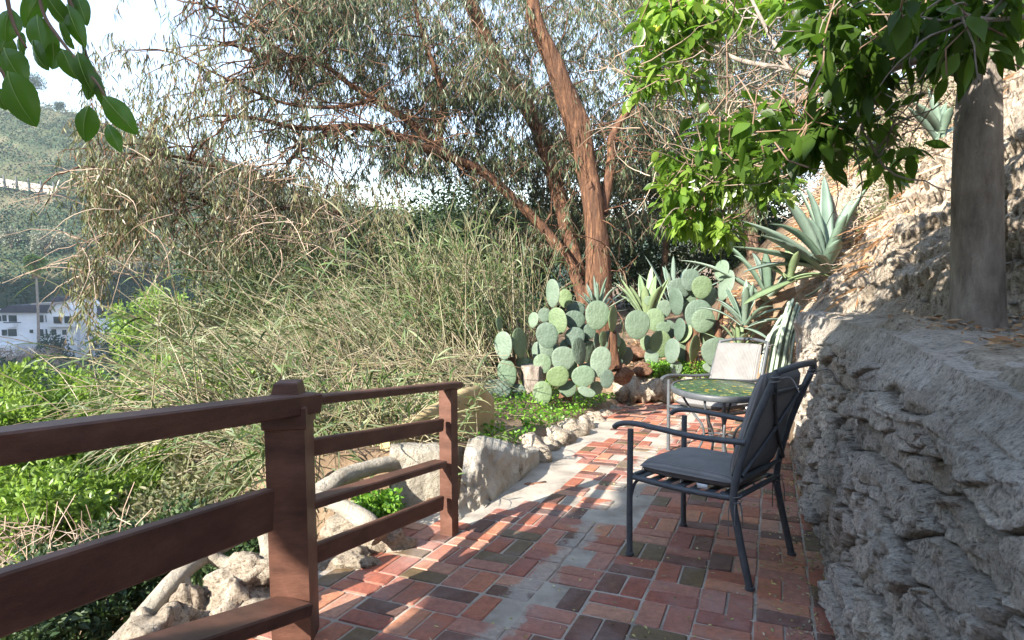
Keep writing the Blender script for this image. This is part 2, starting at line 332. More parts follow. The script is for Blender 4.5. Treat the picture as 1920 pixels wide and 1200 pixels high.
for i in range(-6, 46):
    for j in range(-14, 10):
        for k in (0, 1):
            o = (i+j) % 2; hl, hw = .103, .0495; off = (-.0555 if k == 0 else .0555)
            ca = i*S+(off if o else 0); cb = j*S+(0 if o else off)
            x, y = np.array([-.6, 1.2])+E1*ca+E2*cb
            if nobrick(x, y): continue
            la, lb = (hw+.0025, hl+.004) if o else (hl+.004, hw+.0025)
            la += random.uniform(-.004, .002); lb += random.uniform(-.004, .002); ch = .006
            ring = [(-la, -lb+ch), (-la+ch, -lb), (la-ch, -lb), (la, -lb+ch), (la, lb-ch), (la-ch, lb), (-la+ch, lb), (-la, lb-ch)]
            an = random.gauss(0, .012); zt = random.gauss(.001, .0012); tx, ty = random.gauss(0, .007), random.gauss(0, .007)
            V = []
            for f, dz in ((1.0, .0), (1.0, .012), (.93, .0165)):
                for p, q in ring:
                    p, q = p*f*(1 if f == 1 else 1)+random.gauss(0, .0012), q*f+random.gauss(0, .0012); p, q = p*cos(an)-q*sin(an), p*sin(an)+q*cos(an)
                    X_, Y_ = x+E1[0]*p+E2[0]*q, y+E1[1]*p+E2[1]*q
                    V.append((X_, Y_, float(zp(Y_))+dz+zt+tx*p+ty*q))
            F = [[r*8+n, r*8+(n+1) % 8, r*8+8+(n+1) % 8, r*8+8+n] for r in (0, 1) for n in range(8)]
            b.add(V, F); b.F[-1] = b.F[-1]
            b.add(np.array(V)[16:24], [[0, 1, 2, 3, 4, 5, 6, 7]])
def brickmat():
    m, nt, N, L, P = newmat('brick'); g = N.new('ShaderNodeNewGeometry')
    # position snapped to brick size is not needed: a coarse noise plus white noise on the island
    r = ramp(nt, [(.36, .12, .075), (.46, .17, .10), (.52, .23, .13), (.12, .055, .042), (.42, .19, .14), (.33, .105, .075), (.15, .105, .055), (.48, .25, .17), (.17, .075, .055), (.40, .14, .085), (.38, .16, .12)],
             None, 'CONSTANT')
    at_ = N.new('ShaderNodeAttribute'); at_.attribute_name = 'brick_tone'; L.new(at_.outputs['Fac'], r.inputs[0])
    n1 = noise(nt, 30, 8, .75); n2 = noise(nt, 3.2, 8, .7, dist=.5); n3 = noise(nt, 120, 4, .7)
    r1 = ramp(nt, [(.5, .48, .5), (1.15, 1.1, 1.05)], n1.outputs[0], pos=[.3, .7])
    r2 = ramp(nt, [(0, 0, 0), (1, 1, 1)], n2.outputs[0], pos=[.47, .74])
    c = mix(nt, r.outputs[0], r1.outputs[0], 1.0, 'MULTIPLY'); sp = N.new('ShaderNodeMath'); sp.operation = 'MULTIPLY'; sp.inputs[1].default_value = .55
    L.new(r2.outputs[0], sp.inputs[0]); c = mix(nt, c, (.36, .29, .26, 1), sp.outputs[0]); L.new(c, P.inputs['Base Color'])
    g2 = N.new('ShaderNodeSeparateXYZ'); L.new(g.outputs['Position'], g2.inputs[0]); ma = N.new('ShaderNodeMath'); ma.operation = 'MULTIPLY_ADD'; ma.inputs[1].default_value = -.43; L.new(g2.outputs[1], ma.inputs[0]); L.new(g2.outputs[0], ma.inputs[2])
    n5 = noise(nt, 2.4, 8, .7); mb = N.new('ShaderNodeMath'); mb.operation = 'MULTIPLY_ADD'; mb.inputs[1].default_value = .55; L.new(n5.outputs[0], mb.inputs[0]); L.new(ma.outputs[0], mb.inputs[2])   # c+.55*noise, centred near -.73
    rs = ramp(nt, [(0,)*3, (1,)*3, (1,)*3, (0,)*3], None, pos=[.40, .44, .53, .56]); mc = N.new('ShaderNodeMapRange'); mc.inputs[1].default_value = -1.2; mc.inputs[2].default_value = -.25; L.new(mb.outputs[0], mc.inputs[0]); L.new(mc.outputs[0], rs.inputs[0])
    sm = N.new('ShaderNodeMath'); sm.operation = 'MULTIPLY'; sm.inputs[1].default_value = .82; L.new(rs.outputs[0], sm.inputs[0]); cm = ramp(nt, [(.25, .22, .19), (.46, .41, .35)], n1.outputs[0], pos=[.3, .7]); c = mix(nt, c, cm.outputs[0], sm.outputs[0]); L.new(c, P.inputs['Base Color'])
    r4 = ramp(nt, [(.38,)*3, (.75,)*3], n2.outputs[0], pos=[.35, .6]); L.new(r4.outputs[0], P.inputs['Roughness'])
    L.new(bump(nt, n3.outputs[0], .35, .004, bump(nt, n1.outputs[0], .4, .006)), P.inputs['Normal']); return m
M['brick'] = brickmat()
bo = b.build('brick_paving', M['brick'], smooth=False); tag(bo, kind='structure')
nv = len(bo.data.vertices)//32; tone = np.repeat(rng.random(nv), 32)
a = bo.data.attributes.new('brick_tone', 'FLOAT', 'POINT'); a.data.foreach_set('value', tone.astype(np.float32))

# ------------------------------------------------------------- stone retaining wall on the right
def wallplan(s):                                 # s = Y along the wall up to 6.3, then round the corner to +X
    Y = np.where(s < 6.3, s, 6.3+.16*np.sin(np.clip((s-6.3)/.25, 0, 1)*pi/2)); e = np.maximum(s-6.3, 0)
    return Y, np.where(e < .25, .16*(1-np.cos(np.clip(e/.25, 0, 1)*pi/2)), .16+(e-.25))
def wall():
    s = np.concatenate([np.arange(-.8, 1, .025), np.arange(1, 4.5, .0075), np.arange(4.5, 7.6, .012)]); nf = 170; nt_ = 26
    v = np.concatenate([np.linspace(0, 1, nf), 1+np.linspace(.03, 1, nt_)]); S_, Vv = np.meshgrid(s, v, indexing='ij')
    Y, ex = wallplan(S_); cf = cbot(Y)+(ctop(Y)-cbot(Y))*np.clip(Vv, 0, 1)
    X = cf+.43*Y+ex; zb_ = zp(Y)-.06; zt = ztop(Y)+.02*fbm(p3(S_*1.5, 0, 0), 2)
    Z = zb_+(zt-zb_)*np.clip(Vv, 0, 1)
    e = np.clip((S_-6.3)/.25, 0, 1); ang = e*pi/2; base_n = np.array([-.919, .395]); n2 = np.array([.2, .98])
    nx = base_n[0]*(1-e)+n2[0]*e; ny = base_n[1]*(1-e)+n2[1]*e; ln = np.hypot(nx, ny); nx, ny = nx/ln, ny/ln
    tp = np.clip(Vv-1, 0, 1); X = X-nx*tp*.75; Y = Y-ny*tp*.75
    rnd = sstep(.86, 1.0, np.clip(Vv, 0, 1))*(1-sstep(1.0, 1.25, Vv))
    X += nx*(-.06)*rnd; Y += ny*(-.06)*rnd; Z -= .035*rnd
    D = crag(S_, Z); tone, gap = CRAG[0]*.6+CRAG[1]*.4, CRAG[2]
    soft = sstep(.0, .10, np.clip(Vv, 0, 1)); capm = 1-sstep(.80, .93, Vv)      # cement cap on top is smoother
    endf = 1-.72*sstep(4.6, 5.6, S_); D = D*soft*(capm*endf+(1-capm)*0)+(1-capm)*(.065+.03*fbm(p3(S_*3, Vv*3, 4), 5)+.010*fbm(p3(S_*24, Z*24+Vv*14, 4), 4))+(.03*fbm(p3(S_*5, Z*5, 8), 4)*(1-endf))
    face = 1-tp**.5
    X = X+nx*D*face; Y = Y+ny*D*face; Z = Z+.02*tp*fbm(p3(X*4, Y*4, 0), 4)-.05*tp
    o = Buf().add(p3(X, Y, Z), gridf(len(s), len(v))).build('retaining_wall', M['rock'], smooth=False); setrock(o, tone*soft*capm+(1-soft*capm)*.6, gap*soft*capm); return o
def setrock(o, tone, gap):
    for nm, v in (('stone_tone', tone), ('joint_dirt', gap)):
        a = o.data.attributes.new(nm, 'FLOAT', 'POINT'); a.data.foreach_set('value', np.asarray(v).astype(np.float32).ravel())
setrock(HS[0], HS[1], HS[2])
tag(wall() if True else wall().build('retaining_wall', M['rock'], smooth=False), 'rough grey stacked rock retaining wall with a smooth cement cap along the right of the path', 'wall')
# skirt of fallen stones at the foot of the wall
for n, (x, y, w, h) in enumerate([(1500, 868, .13, .09), (1520, 960, .10, .07), (1585, 1090, .16, .10)]):
    p = G(x, y); rb = rockmesh(Buf(), p+[0.05, 0, .02], (w, w*1.3, h*1.4), n+40)
    tag(rb.build('stone', M['stone']), ['small grey stone at the foot of the rock wall behind the near chair', 'small grey stone at the wall foot level with the near chair seat', 'grey stone lying at the wall foot nearest the viewer'][n], 'stone')

# ------------------------------------------------------------- wooden railing
CR = -1.77; rail = thing('wooden_railing', 'dark brown painted wooden railing with plank rails along the left edge of the path', 'railing', (-.36, 3.28, -.01))
def part(b, name, mat, root, **k):
    k.setdefault('smooth', False); return under(b.build(name, mat, **k), root)
def rotz(a): return [[cos(a), -sin(a), 0], [sin(a), cos(a), 0], [0, 0, 1]]
RA = atan2(E1[1], E1[0])
pf = G(838, 1006); pf = np.array([CR+.43*pf[1], pf[1], pf[2]])
b = Buf(); zt = atc(850, 724, CR)[2]; box(b, (pf[0], pf[1], (zt+pf[2]-.02)/2), (.075, .075, zt-pf[2]+.02), rotz(RA), .006); part(b, 'post', M['paint'], rail)
pn = atc(548, 950, CR); pn[2] = zp(pn[1]); zc = atc(535, 716, CR)[2]; b = Buf()
zs = atc(548, 745, CR)[2]; box(b, (pn[0], pn[1], (zs-.02+pn[2]-.6)/2), (.14, .14, zs-.02-pn[2]+.6), rotz(RA+.5), .008)
part(b, 'post', M['paint'], rail)
b = Buf()
V = []
for z_, h_ in ((zs-.02, .056), (zc-.004, .042), (zc, .037)): V += [(-h_, -h_, z_), (h_, -h_, z_), (h_, h_, z_), (-h_, h_, z_)]
V = np.array(V)@np.array(rotz(RA+.5)).T+np.array([pn[0], pn[1], 0]); b.add(V, [[k*4+j, k*4+(j+1) % 4, k*4+4+(j+1) % 4, k*4+4+j] for k in (0, 1) for j in range(4)]+[[8, 9, 10, 11]])
part(b, 'post_cap', M['paint'], rail, smooth=False)
b = Buf(); zk = atc(540, 790, CR+.08)[2]; box(b, (pn[0], pn[1], zk), (.156, .156, .085), rotz(RA+.5), .006); part(b, 'post_collar', M['paint'], rail)
inn = np.array([E2[0], E2[1], 0])
def railp(x0, y0, x1, y1, w, h, dc, name='rail', ext0=0, ext1=0):   # y = top edge on the camera side
    A = atc(x0, y0, CR+dc); B = atc(x1, y1, CR+dc); d = nz(B-A); A = A-d*ext0; B = B+d*ext1
    off = np.array([0, 0, -h/2])-inn*w/2
    part(beam(Buf(), A+off, B+off, w, h), name, M['paint'], rail)
railp(605, 741, 868, 716, .062, .036, .045, 'top_rail')
railp(583, 824, 832, 785, .03, .07, .02)
railp(588, 940, 838, 864, .078, .036, .04)
railp(592, 1022, 832, 930, .03, .08, .02)
railp(0, 812, 603, 737, .09, .075, .10, 'top_rail', ext0=.6)
railp(0, 1078, 512, 918, .045, .148, .06, ext0=.6)
railp(395, 1195, 585, 1132, .15, .05, .15, ext0=.5)

# ------------------------------------------------------------- furniture
def plane_tilt(x, y, ang):                       # stands on the sloping path
    n = Vector((0, SL, 1)).normalized(); q = Vector((0, 0, 1)).rotation_difference(n)
    return Matrix.Translation((x, y, float(zp(y))+.018)) @ q.to_matrix().to_4x4() @ Matrix.Rotation(ang, 4, 'Z')
def smoothpath(pts, n=24):
    pts = np.array(pts, float); k = len(pts); t = np.linspace(0, k-1, n); out = []
    for u in t:
        i = min(int(u), k-2); f = u-i; p0 = pts[max(i-1, 0)]; p1 = pts[i]; p2 = pts[i+1]; p3_ = pts[min(i+2, k-1)]
        out.append(.5*(2*p1+(p2-p0)*f+(2*p0-5*p1+4*p2-p3_)*f*f+(3*p1-p0-3*p2+p3_)*f**3))
    return np.array(out)
def tub(pts, r, n=24, sides=10, b=None): return tubes(b or Buf(), smoothpath(pts, n), r, sides, caps=True)
def clothmat(name, c1, c2, sc_):
    m, nt, N, L, P = newmat(name); tc = N.new('ShaderNodeTexCoord'); w = N.new('ShaderNodeTexWave'); w.inputs['Scale'].default_value = sc_; w.bands_direction = 'Y'
    w.inputs['Distortion'].default_value = .6; w.inputs['Detail'].default_value = 1; L.new(tc.outputs['Object'], w.inputs[0])
    n = noise(nt, 9, 5, .6, tc.outputs['Object']); r = ramp(nt, [c1, c2], w.outputs[0]); r2 = ramp(nt, [(.8,)*3, (1.1,)*3], n.outputs[0], pos=[.3, .7])
    L.new(mix(nt, r.outputs[0], r2.outputs[0], 1., 'MULTIPLY'), P.inputs['Base Color']); P.inputs['Roughness'].default_value = .95; P.inputs['Specular IOR Level'].default_value = .15
    L.new(bump(nt, w.outputs[0], .5, .003), P.inputs['Normal']); return m
M['cushion'] = clothmat('grey_striped_fabric', (.165, .16, .158), (.25, .242, .238), 22)
M['tagw'] = solid('white_label', [(.6, .62, .65), (.7, .72, .75)], 5, .7, 0)
def pillow(lx, ly, th, n=26, sag=0):
    u = np.linspace(-1, 1, n); U, W = np.meshgrid(u, u, indexing='ij'); e = (1-np.abs(U)**6)*(1-np.abs(W)**6)
    h = th/2*np.clip(e, 0, 1)**.35+.006*fbm(p3(U*2, W*2, lx*9), 3)*e
    rx = 1-.03*(1-W**2)*0; X = U*lx/2*(1-.035*(np.abs(W)**4)); Yy = W*ly/2*(1-.035*(np.abs(U)**4))
    b = Buf().add(p3(X, Yy, h-sag*(1-U*U)*(1-W*W)), gridf(n, n)); b.add(p3(X, Yy, -h), gridf(n, n)[:, ::-1]); return b
def chair(label, mw):
    root = thing('patio_chair', label, 'chair'); root.matrix_world = mw
    P_ = lambda b, n, m: b.build(n, M[m], root)
    for s in (1, -1):
        y = .29*s
        P_(tub([(.28, y, .0), (.28, y, .3), (.275, y, .645)], .0155), 'front_leg', 'metal')
        P_(tub([(-.33, y*.93, 0), (-.275, y*.93, .25), (-.255, y*.93, .42), (-.32, y*.9, .68), (-.44, y*.86, .98)], .017), 'back_leg', 'metal')
        b = tub([(-.31, y*.95, .655), (-.1, y*1.03, .655), (.12, y*1.05, .672), (.26, y*1.03, .678), (.335, y*1.03, .665), (.365, y*1.03, .645)], .014, 30)
        Va = b.V[0]; ctr = Va[:, 2].copy(); b.V[0][:, 1] = y+(Va[:, 1]-y)*1.35; P_(b, 'armrest', 'metal')
        P_(tub([(.275, y*.98, .30), (.262, y*.9, .37), (.21, y*.85, .40)], .008, 12, 6), 'brace', 'metal')
        P_(tub([(-.27, y*.9, .28), (-.24, y*.85, .37), (-.18, y*.8, .40)], .008, 12, 6), 'brace', 'metal')
        b = tub([(0, y*1.0, .0), (0, y, .012)], .021, 4); 
        for fx, fy in ((.28, y), (-.33, y*.93)): P_(Buf().add(b.V[0]+np.array([fx, fy-y, 0]), b.F[0]) if False else tub([(fx, fy, 0), (fx, fy, .014)], .022, 4), 'foot', 'metal')
        P_(tub([(.28, y*.97, .40), (0, y*.93, .385), (-.255, y*.9, .39)], .014), 'seat_rail', 'metal')
    P_(tub([(.28, -.29, .40), (.285, 0, .395), (.28, .29, .40)], .014), 'seat_rail', 'metal')
    P_(tub([(-.255, -.27, .39), (-.255, .27, .39)], .013, 6), 'seat_rail', 'metal')
    b = Buf()
    for k in range(7): x = -.2+.075*k; box(b, (x, 0, .402-.01*(1-abs(x))), (.045, .52, .004), bev=.001)
    P_(b, 'seat_strap', 'metal')
    P_(tub([(-.435, -.255, .975), (-.475, -.1, 1.0), (-.475, .1, 1.0), (-.435, .255, .975)], .015), 'top_rail', 'metal')
    P_(tub([(-.27, -.265, .48), (-.28, .265, .48)], .012, 6), 'back_rail', 'metal')
    P_(tub([(-.405, -.25, .88), (-.405, .25, .88)], .008, 6, 6), 'back_rail', 'metal')
    b = Buf()
    for s in (1, -1):
        tub([(-.29, -.26*s, .50), (-.35, 0, .70), (-.43, .25*s, .95)], .009, 10, 6, b)
    P_(b, 'cross_brace', 'metal')
    sc_ = pillow(.52, .50, .085); o = P_(sc_, 'seat_cushion', 'cushion'); o.location = (.0, 0, .452)
    bc = pillow(.52, .47, .085); o = P_(bc, 'back_cushion', 'cushion'); o.location = (-.30, 0, .72); o.rotation_euler = (0, R(-107), 0)
    for s in (1, -1):
        b = Buf(); y = .262*s
        for k in range(5):
            a = random.uniform(0, 6.28); tub([(-.262, y, .385), (-.262+.03*cos(a), y+.03*sin(a), .36), (-.265+.035*cos(a), y+.04*sin(a), .30-.02*k)], .0025, 8, 4, b)
        tubes(b, [[(-.265+.022*cos(t), y+.022*sin(t), .37+.004*t) for t in np.linspace(0, 10, 40)]], .003, 4); P_(b, 'cushion_tie', 'cushion')
        b = Buf(); tub([(-.43, .25*s, .94), (-.50, .27*s, .96), (-.54, .28*s, .90)], .003, 10, 4, b)
        tubes(b, [[(-.43+.021*cos(t), .252*s+.021*sin(t), .93+.003*t) for t in np.linspace(0, 10, 40)]], .0035, 4); P_(b, 'cushion_tie', 'cushion')
    P_(box(Buf(), (-.1, .262, .418), (.05, .003, .022)), 'care_tag', 'tagw')
    return root
chair('charcoal metal patio chair with grey striped cushions nearest the viewer in front of the table', plane_tilt(1.005, 3.02, R(137)))
chair('charcoal metal patio chair with pale sunlit cushions behind the mosaic table', plane_tilt(1.82, 5.34, R(216)))
# mosaic table
tx, ty, tz = at(1350, 726, 4.42); TH = tz-float(zp(ty))-.018
tb = thing('bistro_table', 'round bistro table with green and yellow mosaic tile top on thin dark legs', 'table'); tb.matrix_world = Matrix.Translation((tx, ty, float(zp(ty))+.018))
def mosaic():
    m, nt, N, L, P = newmat('green_mosaic'); tc = N.new('ShaderNodeTexCoord'); v = N.new('ShaderNodeTexVoronoi'); v.inputs['Scale'].default_value = 38; v.inputs['Randomness'].default_value = .75
    v2 = N.new('ShaderNodeTexVoronoi'); v2.feature = 'DISTANCE_TO_EDGE'; v2.inputs['Scale'].default_value = 38; v2.inputs['Randomness'].default_value = .75
    for q in (v, v2): L.new(tc.outputs['Object'], q.inputs['Vector'])
    sp = N.new('ShaderNodeSeparateColor'); L.new(v.outputs['Color'], sp.inputs[0])
    r = ramp(nt, [(.02, .06, .025), (.04, .09, .04), (.07, .13, .05), (.03, .07, .04), (.38, .28, .03), (.09, .13, .04), (.03, .08, .03), (.12, .26, .18), (.04, .09, .03), (.08, .12, .04), (.28, .25, .05)], sp.outputs[0], 'CONSTANT', pos=[0, .12, .24, .36, .48, .53, .64, .74, .76, .86, .96])
    g = ramp(nt, [(0, 0, 0), (1, 1, 1)], v2.outputs[0], pos=[.02, .05])
    L.new(mix(nt, (.03, .035, .03, 1), r.outputs[0], g.outputs[0]), P.inputs['Base Color']); P.inputs['Roughness'].default_value = .22
    L.new(bump(nt, g.outputs[0], .4, .003), P.inputs['Normal']); return m
M['mosaic'] = mosaic()
th = np.arange(72)*2*pi/72
def disc(b, prof, m=0):
    V = np.array([[(r*cos(t), r*sin(t), z) for t in th] for r, z in prof]); b.add(V, gridf(len(prof), 72, True)[:, ::-1], m); return b
disc(Buf(), [(.001, TH), (.15, TH+.0), (.325, TH), (.335, TH-.004)]).build('table_top', M['mosaic'], tb)
disc(Buf(), [(.333, TH+.002), (.346, TH+.003), (.352, TH-.004), (.352, TH-.036), (.345, TH-.042), (.31, TH-.04), (.001, TH-.022)]).build('rim', M['metal'], tb)
for k in range(4):
    a = k*pi/2+.9; ca, sa = cos(a), sin(a)
    tub([(.29*ca, .29*sa, TH-.03), (.285*ca, .285*sa, TH-.10), (.20*ca, .20*sa, TH-.22), (.12*ca, .12*sa, .38), (.13*ca, .13*sa, .25), (.28*ca, .28*sa, .0)], .009, 40, 8).build('leg', M['metal'], tb)
tubes(Buf(), [[(.125*cos(t), .125*sin(t), .32) for t in np.linspace(0, 2*pi, 40)]], .007, 6).build('ring', M['metal'], tb)

# ------------------------------------------------------------- unseen house behind the viewer, added and shaped to throw the broad shade
def shade_house():
    x0, x1, y1, y0, ze, zr = -4.80, .1, -2.2, -6.0, 4.78, 6.2
    h = thing('house', 'unseen pale stucco gabled house added behind the viewpoint to shade the path', 'house', (x0, y1, 0)); xm = (x0+x1)/2
    b = Buf(); V = []
    for y in (y1, y0): V += [(x0+.30, y, -6), (x1-.3, y, -6), (x1-.3, y, ze-.05), (xm, y, zr-.12), (x0+.30, y, ze+.05)]
    b.add(V, [[0, 1, 2, 3, 4]]); b.add(np.array(V), [[9, 8, 7, 6, 5]]); b.add(np.array(V), [[0, 4, 9, 5], [1, 6, 7, 2]])
    part(b, 'wall', M['white'], h)
    b = Buf()
    for a, c in ((x0, xm), (xm, x1)):
        za, zc_ = (ze, zr) if a == x0 else (zr, ze)
        V = [(a, y1+.25, za), (c, y1+.25, zc_), (c, y0-.2, zc_), (a, y0-.2, za)]; V += [(x, y, z-.1) for x, y, z in V]
        b.add(V, [[0, 3, 2, 1][::-1], [4, 5, 6, 7][::-1], [0, 1, 5, 4], [2, 3, 7, 6], [0, 4, 7, 3], [1, 2, 6, 5]])
    part(b, 'roof', M['bark'], h)
    part(box(Buf(), (x0-.06, y1-.2, 4.32), (.12, .4, .62)), 'shade_beam', M['paint'], h); part(box(Buf(), (x0+.09, y1-.35, 4.31), (.178, .6, .88)), 'shade_box', M['paint'], h)  # unseen blocks added at the eave to shade the near post and left railing
    part(box(Buf(), (-1.0, y1+.02, 1.25), (.95, .05, 2.05)), 'door', M['paint'], h)
shade_house()

# ------------------------------------------------------------- garden bed: low walls, border stones, stump, rocks
def slab(pts, th_, mat, name, label, cat, seed=1, rough=.015):
    """upright slab: pts = list of (x, y, ztop, zbot) in plan, th_ thick, top rounded"""
    P = np.array(pts, float); k = 40; t = np.linspace(0, len(P)-1, k); Q = np.stack([np.interp(t, np.arange(len(P)), P[:, i]) for i in range(4)], 1)
    d = nz(np.gradient(Q[:, :2], axis=0)); n = np.stack([-d[:, 1], d[:, 0]], 1); b = Buf()
    prof = [(-.5, 0)]+[(-.5, v) for v in np.linspace(.1, .9, 8)]+[(-.48, .97), (-.3, 1), (0, 1.01), (.3, 1), (.48, .97)]+[(.5, v) for v in np.linspace(.9, 0, 9)]
    V = np.array([[(Q[i, 0]+n[i, 0]*o*th_, Q[i, 1]+n[i, 1]*o*th_, Q[i, 3]+(Q[i, 2]-Q[i, 3])*v) for o, v in prof] for i in range(k)])
    q = V.reshape(-1, 3)*9+seed; V = V+(rough*np.stack([fbm(q, 4), fbm(q+9, 4), .6*fbm(q+19, 4)], -1)).reshape(V.shape)
    b.add(V, gridf(k, len(prof))[:, ::-1]); m = len(prof)
    b.add(V[0], [list(range(m))]); b.add(V[-1], [list(range(m))[::-1]])
    return tag(b.build(name, mat), label, cat)
a0 = at(722, 812, 4.0); a1 = at(800, 768, 4.4); a2 = at(868, 730, 4.9); a3 = at(900, 722, 5.2); a4 = at(918, 742, 5.4)
slab([(p[0], p[1], p[2], p[2]-h) for p, h in ((a0, .35), (a1, .55), (a2, .8), (a3, .85), (a4, .8))], .09, M['ochre'], 'garden_wall', 'low ochre stucco wall with a curved top behind the railing end post', 'wall')
# cement flank of the bed, whitewashed, between end post and border stones
def flank():
    top = [(872, 846, 3.95), (905, 842, 4.05), (945, 850, 4.25), (985, 862, 4.5), (1010, 850, 4.9)]; bot = [(848, 1000), (885, 975), (925, 945), (965, 912), (1015, 868)]
    T_ = np.array([at(*t) for t in top]); B_ = np.array([G(*q) for q in bot]); n = 60; t = np.linspace(0, 4, n)
    Tt = np.stack([np.interp(t, range(5), T_[:, i]) for i in range(3)], 1); Bb = np.stack([np.interp(t, range(5), B_[:, i]) for i in range(3)], 1)
    v = np.linspace(0, 1, 40)[None, :, None]; V = Bb[:, None]*(1-v)+Tt[:, None]*v; V[..., 2] -= .13*np.sin(v[..., 0]*pi)*(1-v[..., 0]); V[:, :, 2] += .01
    q = V*5; V[..., 2] += .04*fbm(q, 4); V[..., 1] -= .09*fbm(q+7, 5)+.04*fbm(V*20, 4)
    back = V[:, -1:]+np.array([0, .35, -.02]); V = np.concatenate([V, back, back-np.array([0, 0, .6])], 1)
    return Buf().add(V, gridf(n, V.shape[1]))
tag(flank().build('cement_flank', M['white']), 'rough whitewashed cement slope below the garden bed beside the railing end post', 'wall')
# rustic concrete posts and branches beyond the railing
p_ = at(778, 905, 3.9); zt = at(775, 832, 3.9)[2]; zb = at(775, 985, 3.9)[2]-.2; wx = px2m(44, 3.9)
slab([(p_[0]-wx, 3.86, zt, zb), (p_[0]-wx*.1, 3.88, zt-.01, zb), (p_[0]+wx, 3.95, zt-.03, zb)], .24, M['concrete'], 'concrete_pillar', 'squat weathered pale concrete pillar seen through the railing beside the end post', 'pillar', 3, .03)
def limb(pts, r, name, label, cat, mat='concrete', group=None, rough=.25, extra=()):
    P = smoothpath([at(*q) for q in pts], 40); rr = np.interp(np.linspace(0, 1, 40), np.linspace(0, 1, len(r)), r); b = Buf()
    def one(P, rr):
        bb = Buf(); tubes(bb, P, rr, 12, caps=True); V = bb.V[0]; k = fbm(V*9, 4)[:, None]; c = np.repeat(P, 12, 0); V[:] = c+(V-c)*(1+rough*k)
        for V2 in bb.V[1:]: V2[:] = V[:12] if np.linalg.norm(V2[0]-P[0]) < np.linalg.norm(V2[0]-P[-1]) else V[-12:]
        b.V += [v for v in bb.V]; b.F += [f+b.n for f in bb.F]; b.M += bb.M; b.n += bb.n
    one(P, rr)
    for e, re in extra: one(smoothpath([at(*q) for q in e], 40), np.interp(np.linspace(0, 1, 40), np.linspace(0, 1, len(re)), re))
    return tag(b.build(name, M[mat]), label, cat, group)
limb([(560, 945, 3.15), (615, 912, 3.3), (675, 882, 3.55), (745, 868, 3.8)], [.045, .05, .05, .05], 'rustic_rail', 'pale concrete faux-wood branch rail running to the squat pillar behind the railing', 'rail')
limb([(590, 930, 3.1), (640, 950, 3.05), (690, 980, 3.0), (712, 1010, 2.95)], [.035, .04, .05, .05], 'rustic_rail', 'pale concrete faux-wood branch sloping down to the rocks between the railing posts', 'rail')
limb([(215, 1215, 2.05), (265, 1160, 2.15), (330, 1085, 2.3), (385, 1040, 2.45), (425, 1022, 2.5), (462, 1008, 2.55)], [.036, .038, .034, .036, .026, .012], 'rustic_rail', 'pale forked concrete faux-wood branch below the left railing planks', 'rail',
     extra=[([(340, 1082, 2.32), (350, 1110, 2.3), (345, 1145, 2.25)], [.03, .022, .022]), ([(395, 1040, 2.45), (425, 1056, 2.45), (480, 1062, 2.4)], [.032, .026, .032]), ([(500, 1075, 2.42), (502, 1030, 2.45), (492, 985, 2.5)], [.05, .03, .03])])
lab = ['large pale rock below the left railing planks beside the forked branch', 'flat pale rock with a sharp rim just left of the thick railing post', 'rounded pale rock behind the flat rock left of the thick railing post', 'low pale rock in the bottom left corner of the rock group under the lowest plank', 'rough pale rock right of the thick railing post under the bottom rail', 'split grey rock at the brick edge under the bottom rail', 'crumbly pale rock at the lower end of the sloping concrete branch', 'pale rock wedged under the lowest plank left of the thick post']
for n, (x, y, Y, w, d, h) in enumerate([(355, 1160, 2.25, .28, .24, .22), (470, 1075, 2.4, .26, .2, .12), (500, 1110, 2.5, .22, .22, .14), (290, 1200, 2.1, .3, .25, .2), (640, 1048, 2.95, .36, .28, .12), (725, 1025, 3.1, .24, .2, .16), (655, 992, 3.2, .34, .25, .15), (440, 1140, 2.3, .26, .26, .2)]):
    b = rockmesh(Buf(), at(x, y, Y), (w*1.1, d, h*1.2), n+3, .75, n*.7, big=True); tag(b.build('edge_rock', M['rocklit']), lab[n], 'rock', 'pale rocks along the left edge of the path')
# border stones of the bed
ORD = 'first second third fourth fifth sixth seventh eighth ninth tenth eleventh twelfth thirteenth'.split()
bs = [(925, 868, 60), (958, 872, 44), (990, 846, 52), (1020, 836, 40), (1042, 822, 46), (1066, 806, 44), (1090, 797, 36), (1112, 788, 34), (1132, 779, 30), (1150, 771, 28), (1168, 762, 26), (1184, 752, 24), (1196, 742, 24)]
for n, (x, y, w) in enumerate(bs):
    g = atc(x, y+10, -2.06); s_ = px2m(w, g[1]); b = rockmesh(Buf(), (g[0], g[1], g[2]+.02), (s_*1.7, s_*1.5, s_*1.25), n+70, .55, n*1.3)
    tag(b.build('border_stone', M['rocklit']), ORD[n]+' border stone from the railing end in the row edging the garden bed', 'stone', 'border stones edging the garden bed')
for n in range(11):
    x = 1165+n*21; Y = 8.45; y = 728+((n*7) % 3)*4; g = at(x, y, Y); s_ = px2m(30+(n*5) % 9, Y)
    b = rockmesh(Buf(), g, (s_*1.2, .35, .34), n+90, .5, 0); tag(b.build('wall_stone', M['rocklit']), ORD[n]+' pale block from the left in the rubble wall at the path end', 'stone', 'rubble stones at the far end of the path')
b = Buf(); 
for n in range(10):
    g = at(1168+n*24, 706+(n % 2)*3, 8.62); rockmesh(b, g-np.array([0,0,.05]), (.3, .35, .2), n+130, .5)
tag(b.build('rubble_wall', M['rocklit']), 'cement-bedded top course of the low rubble wall under the right cactus', 'wall')
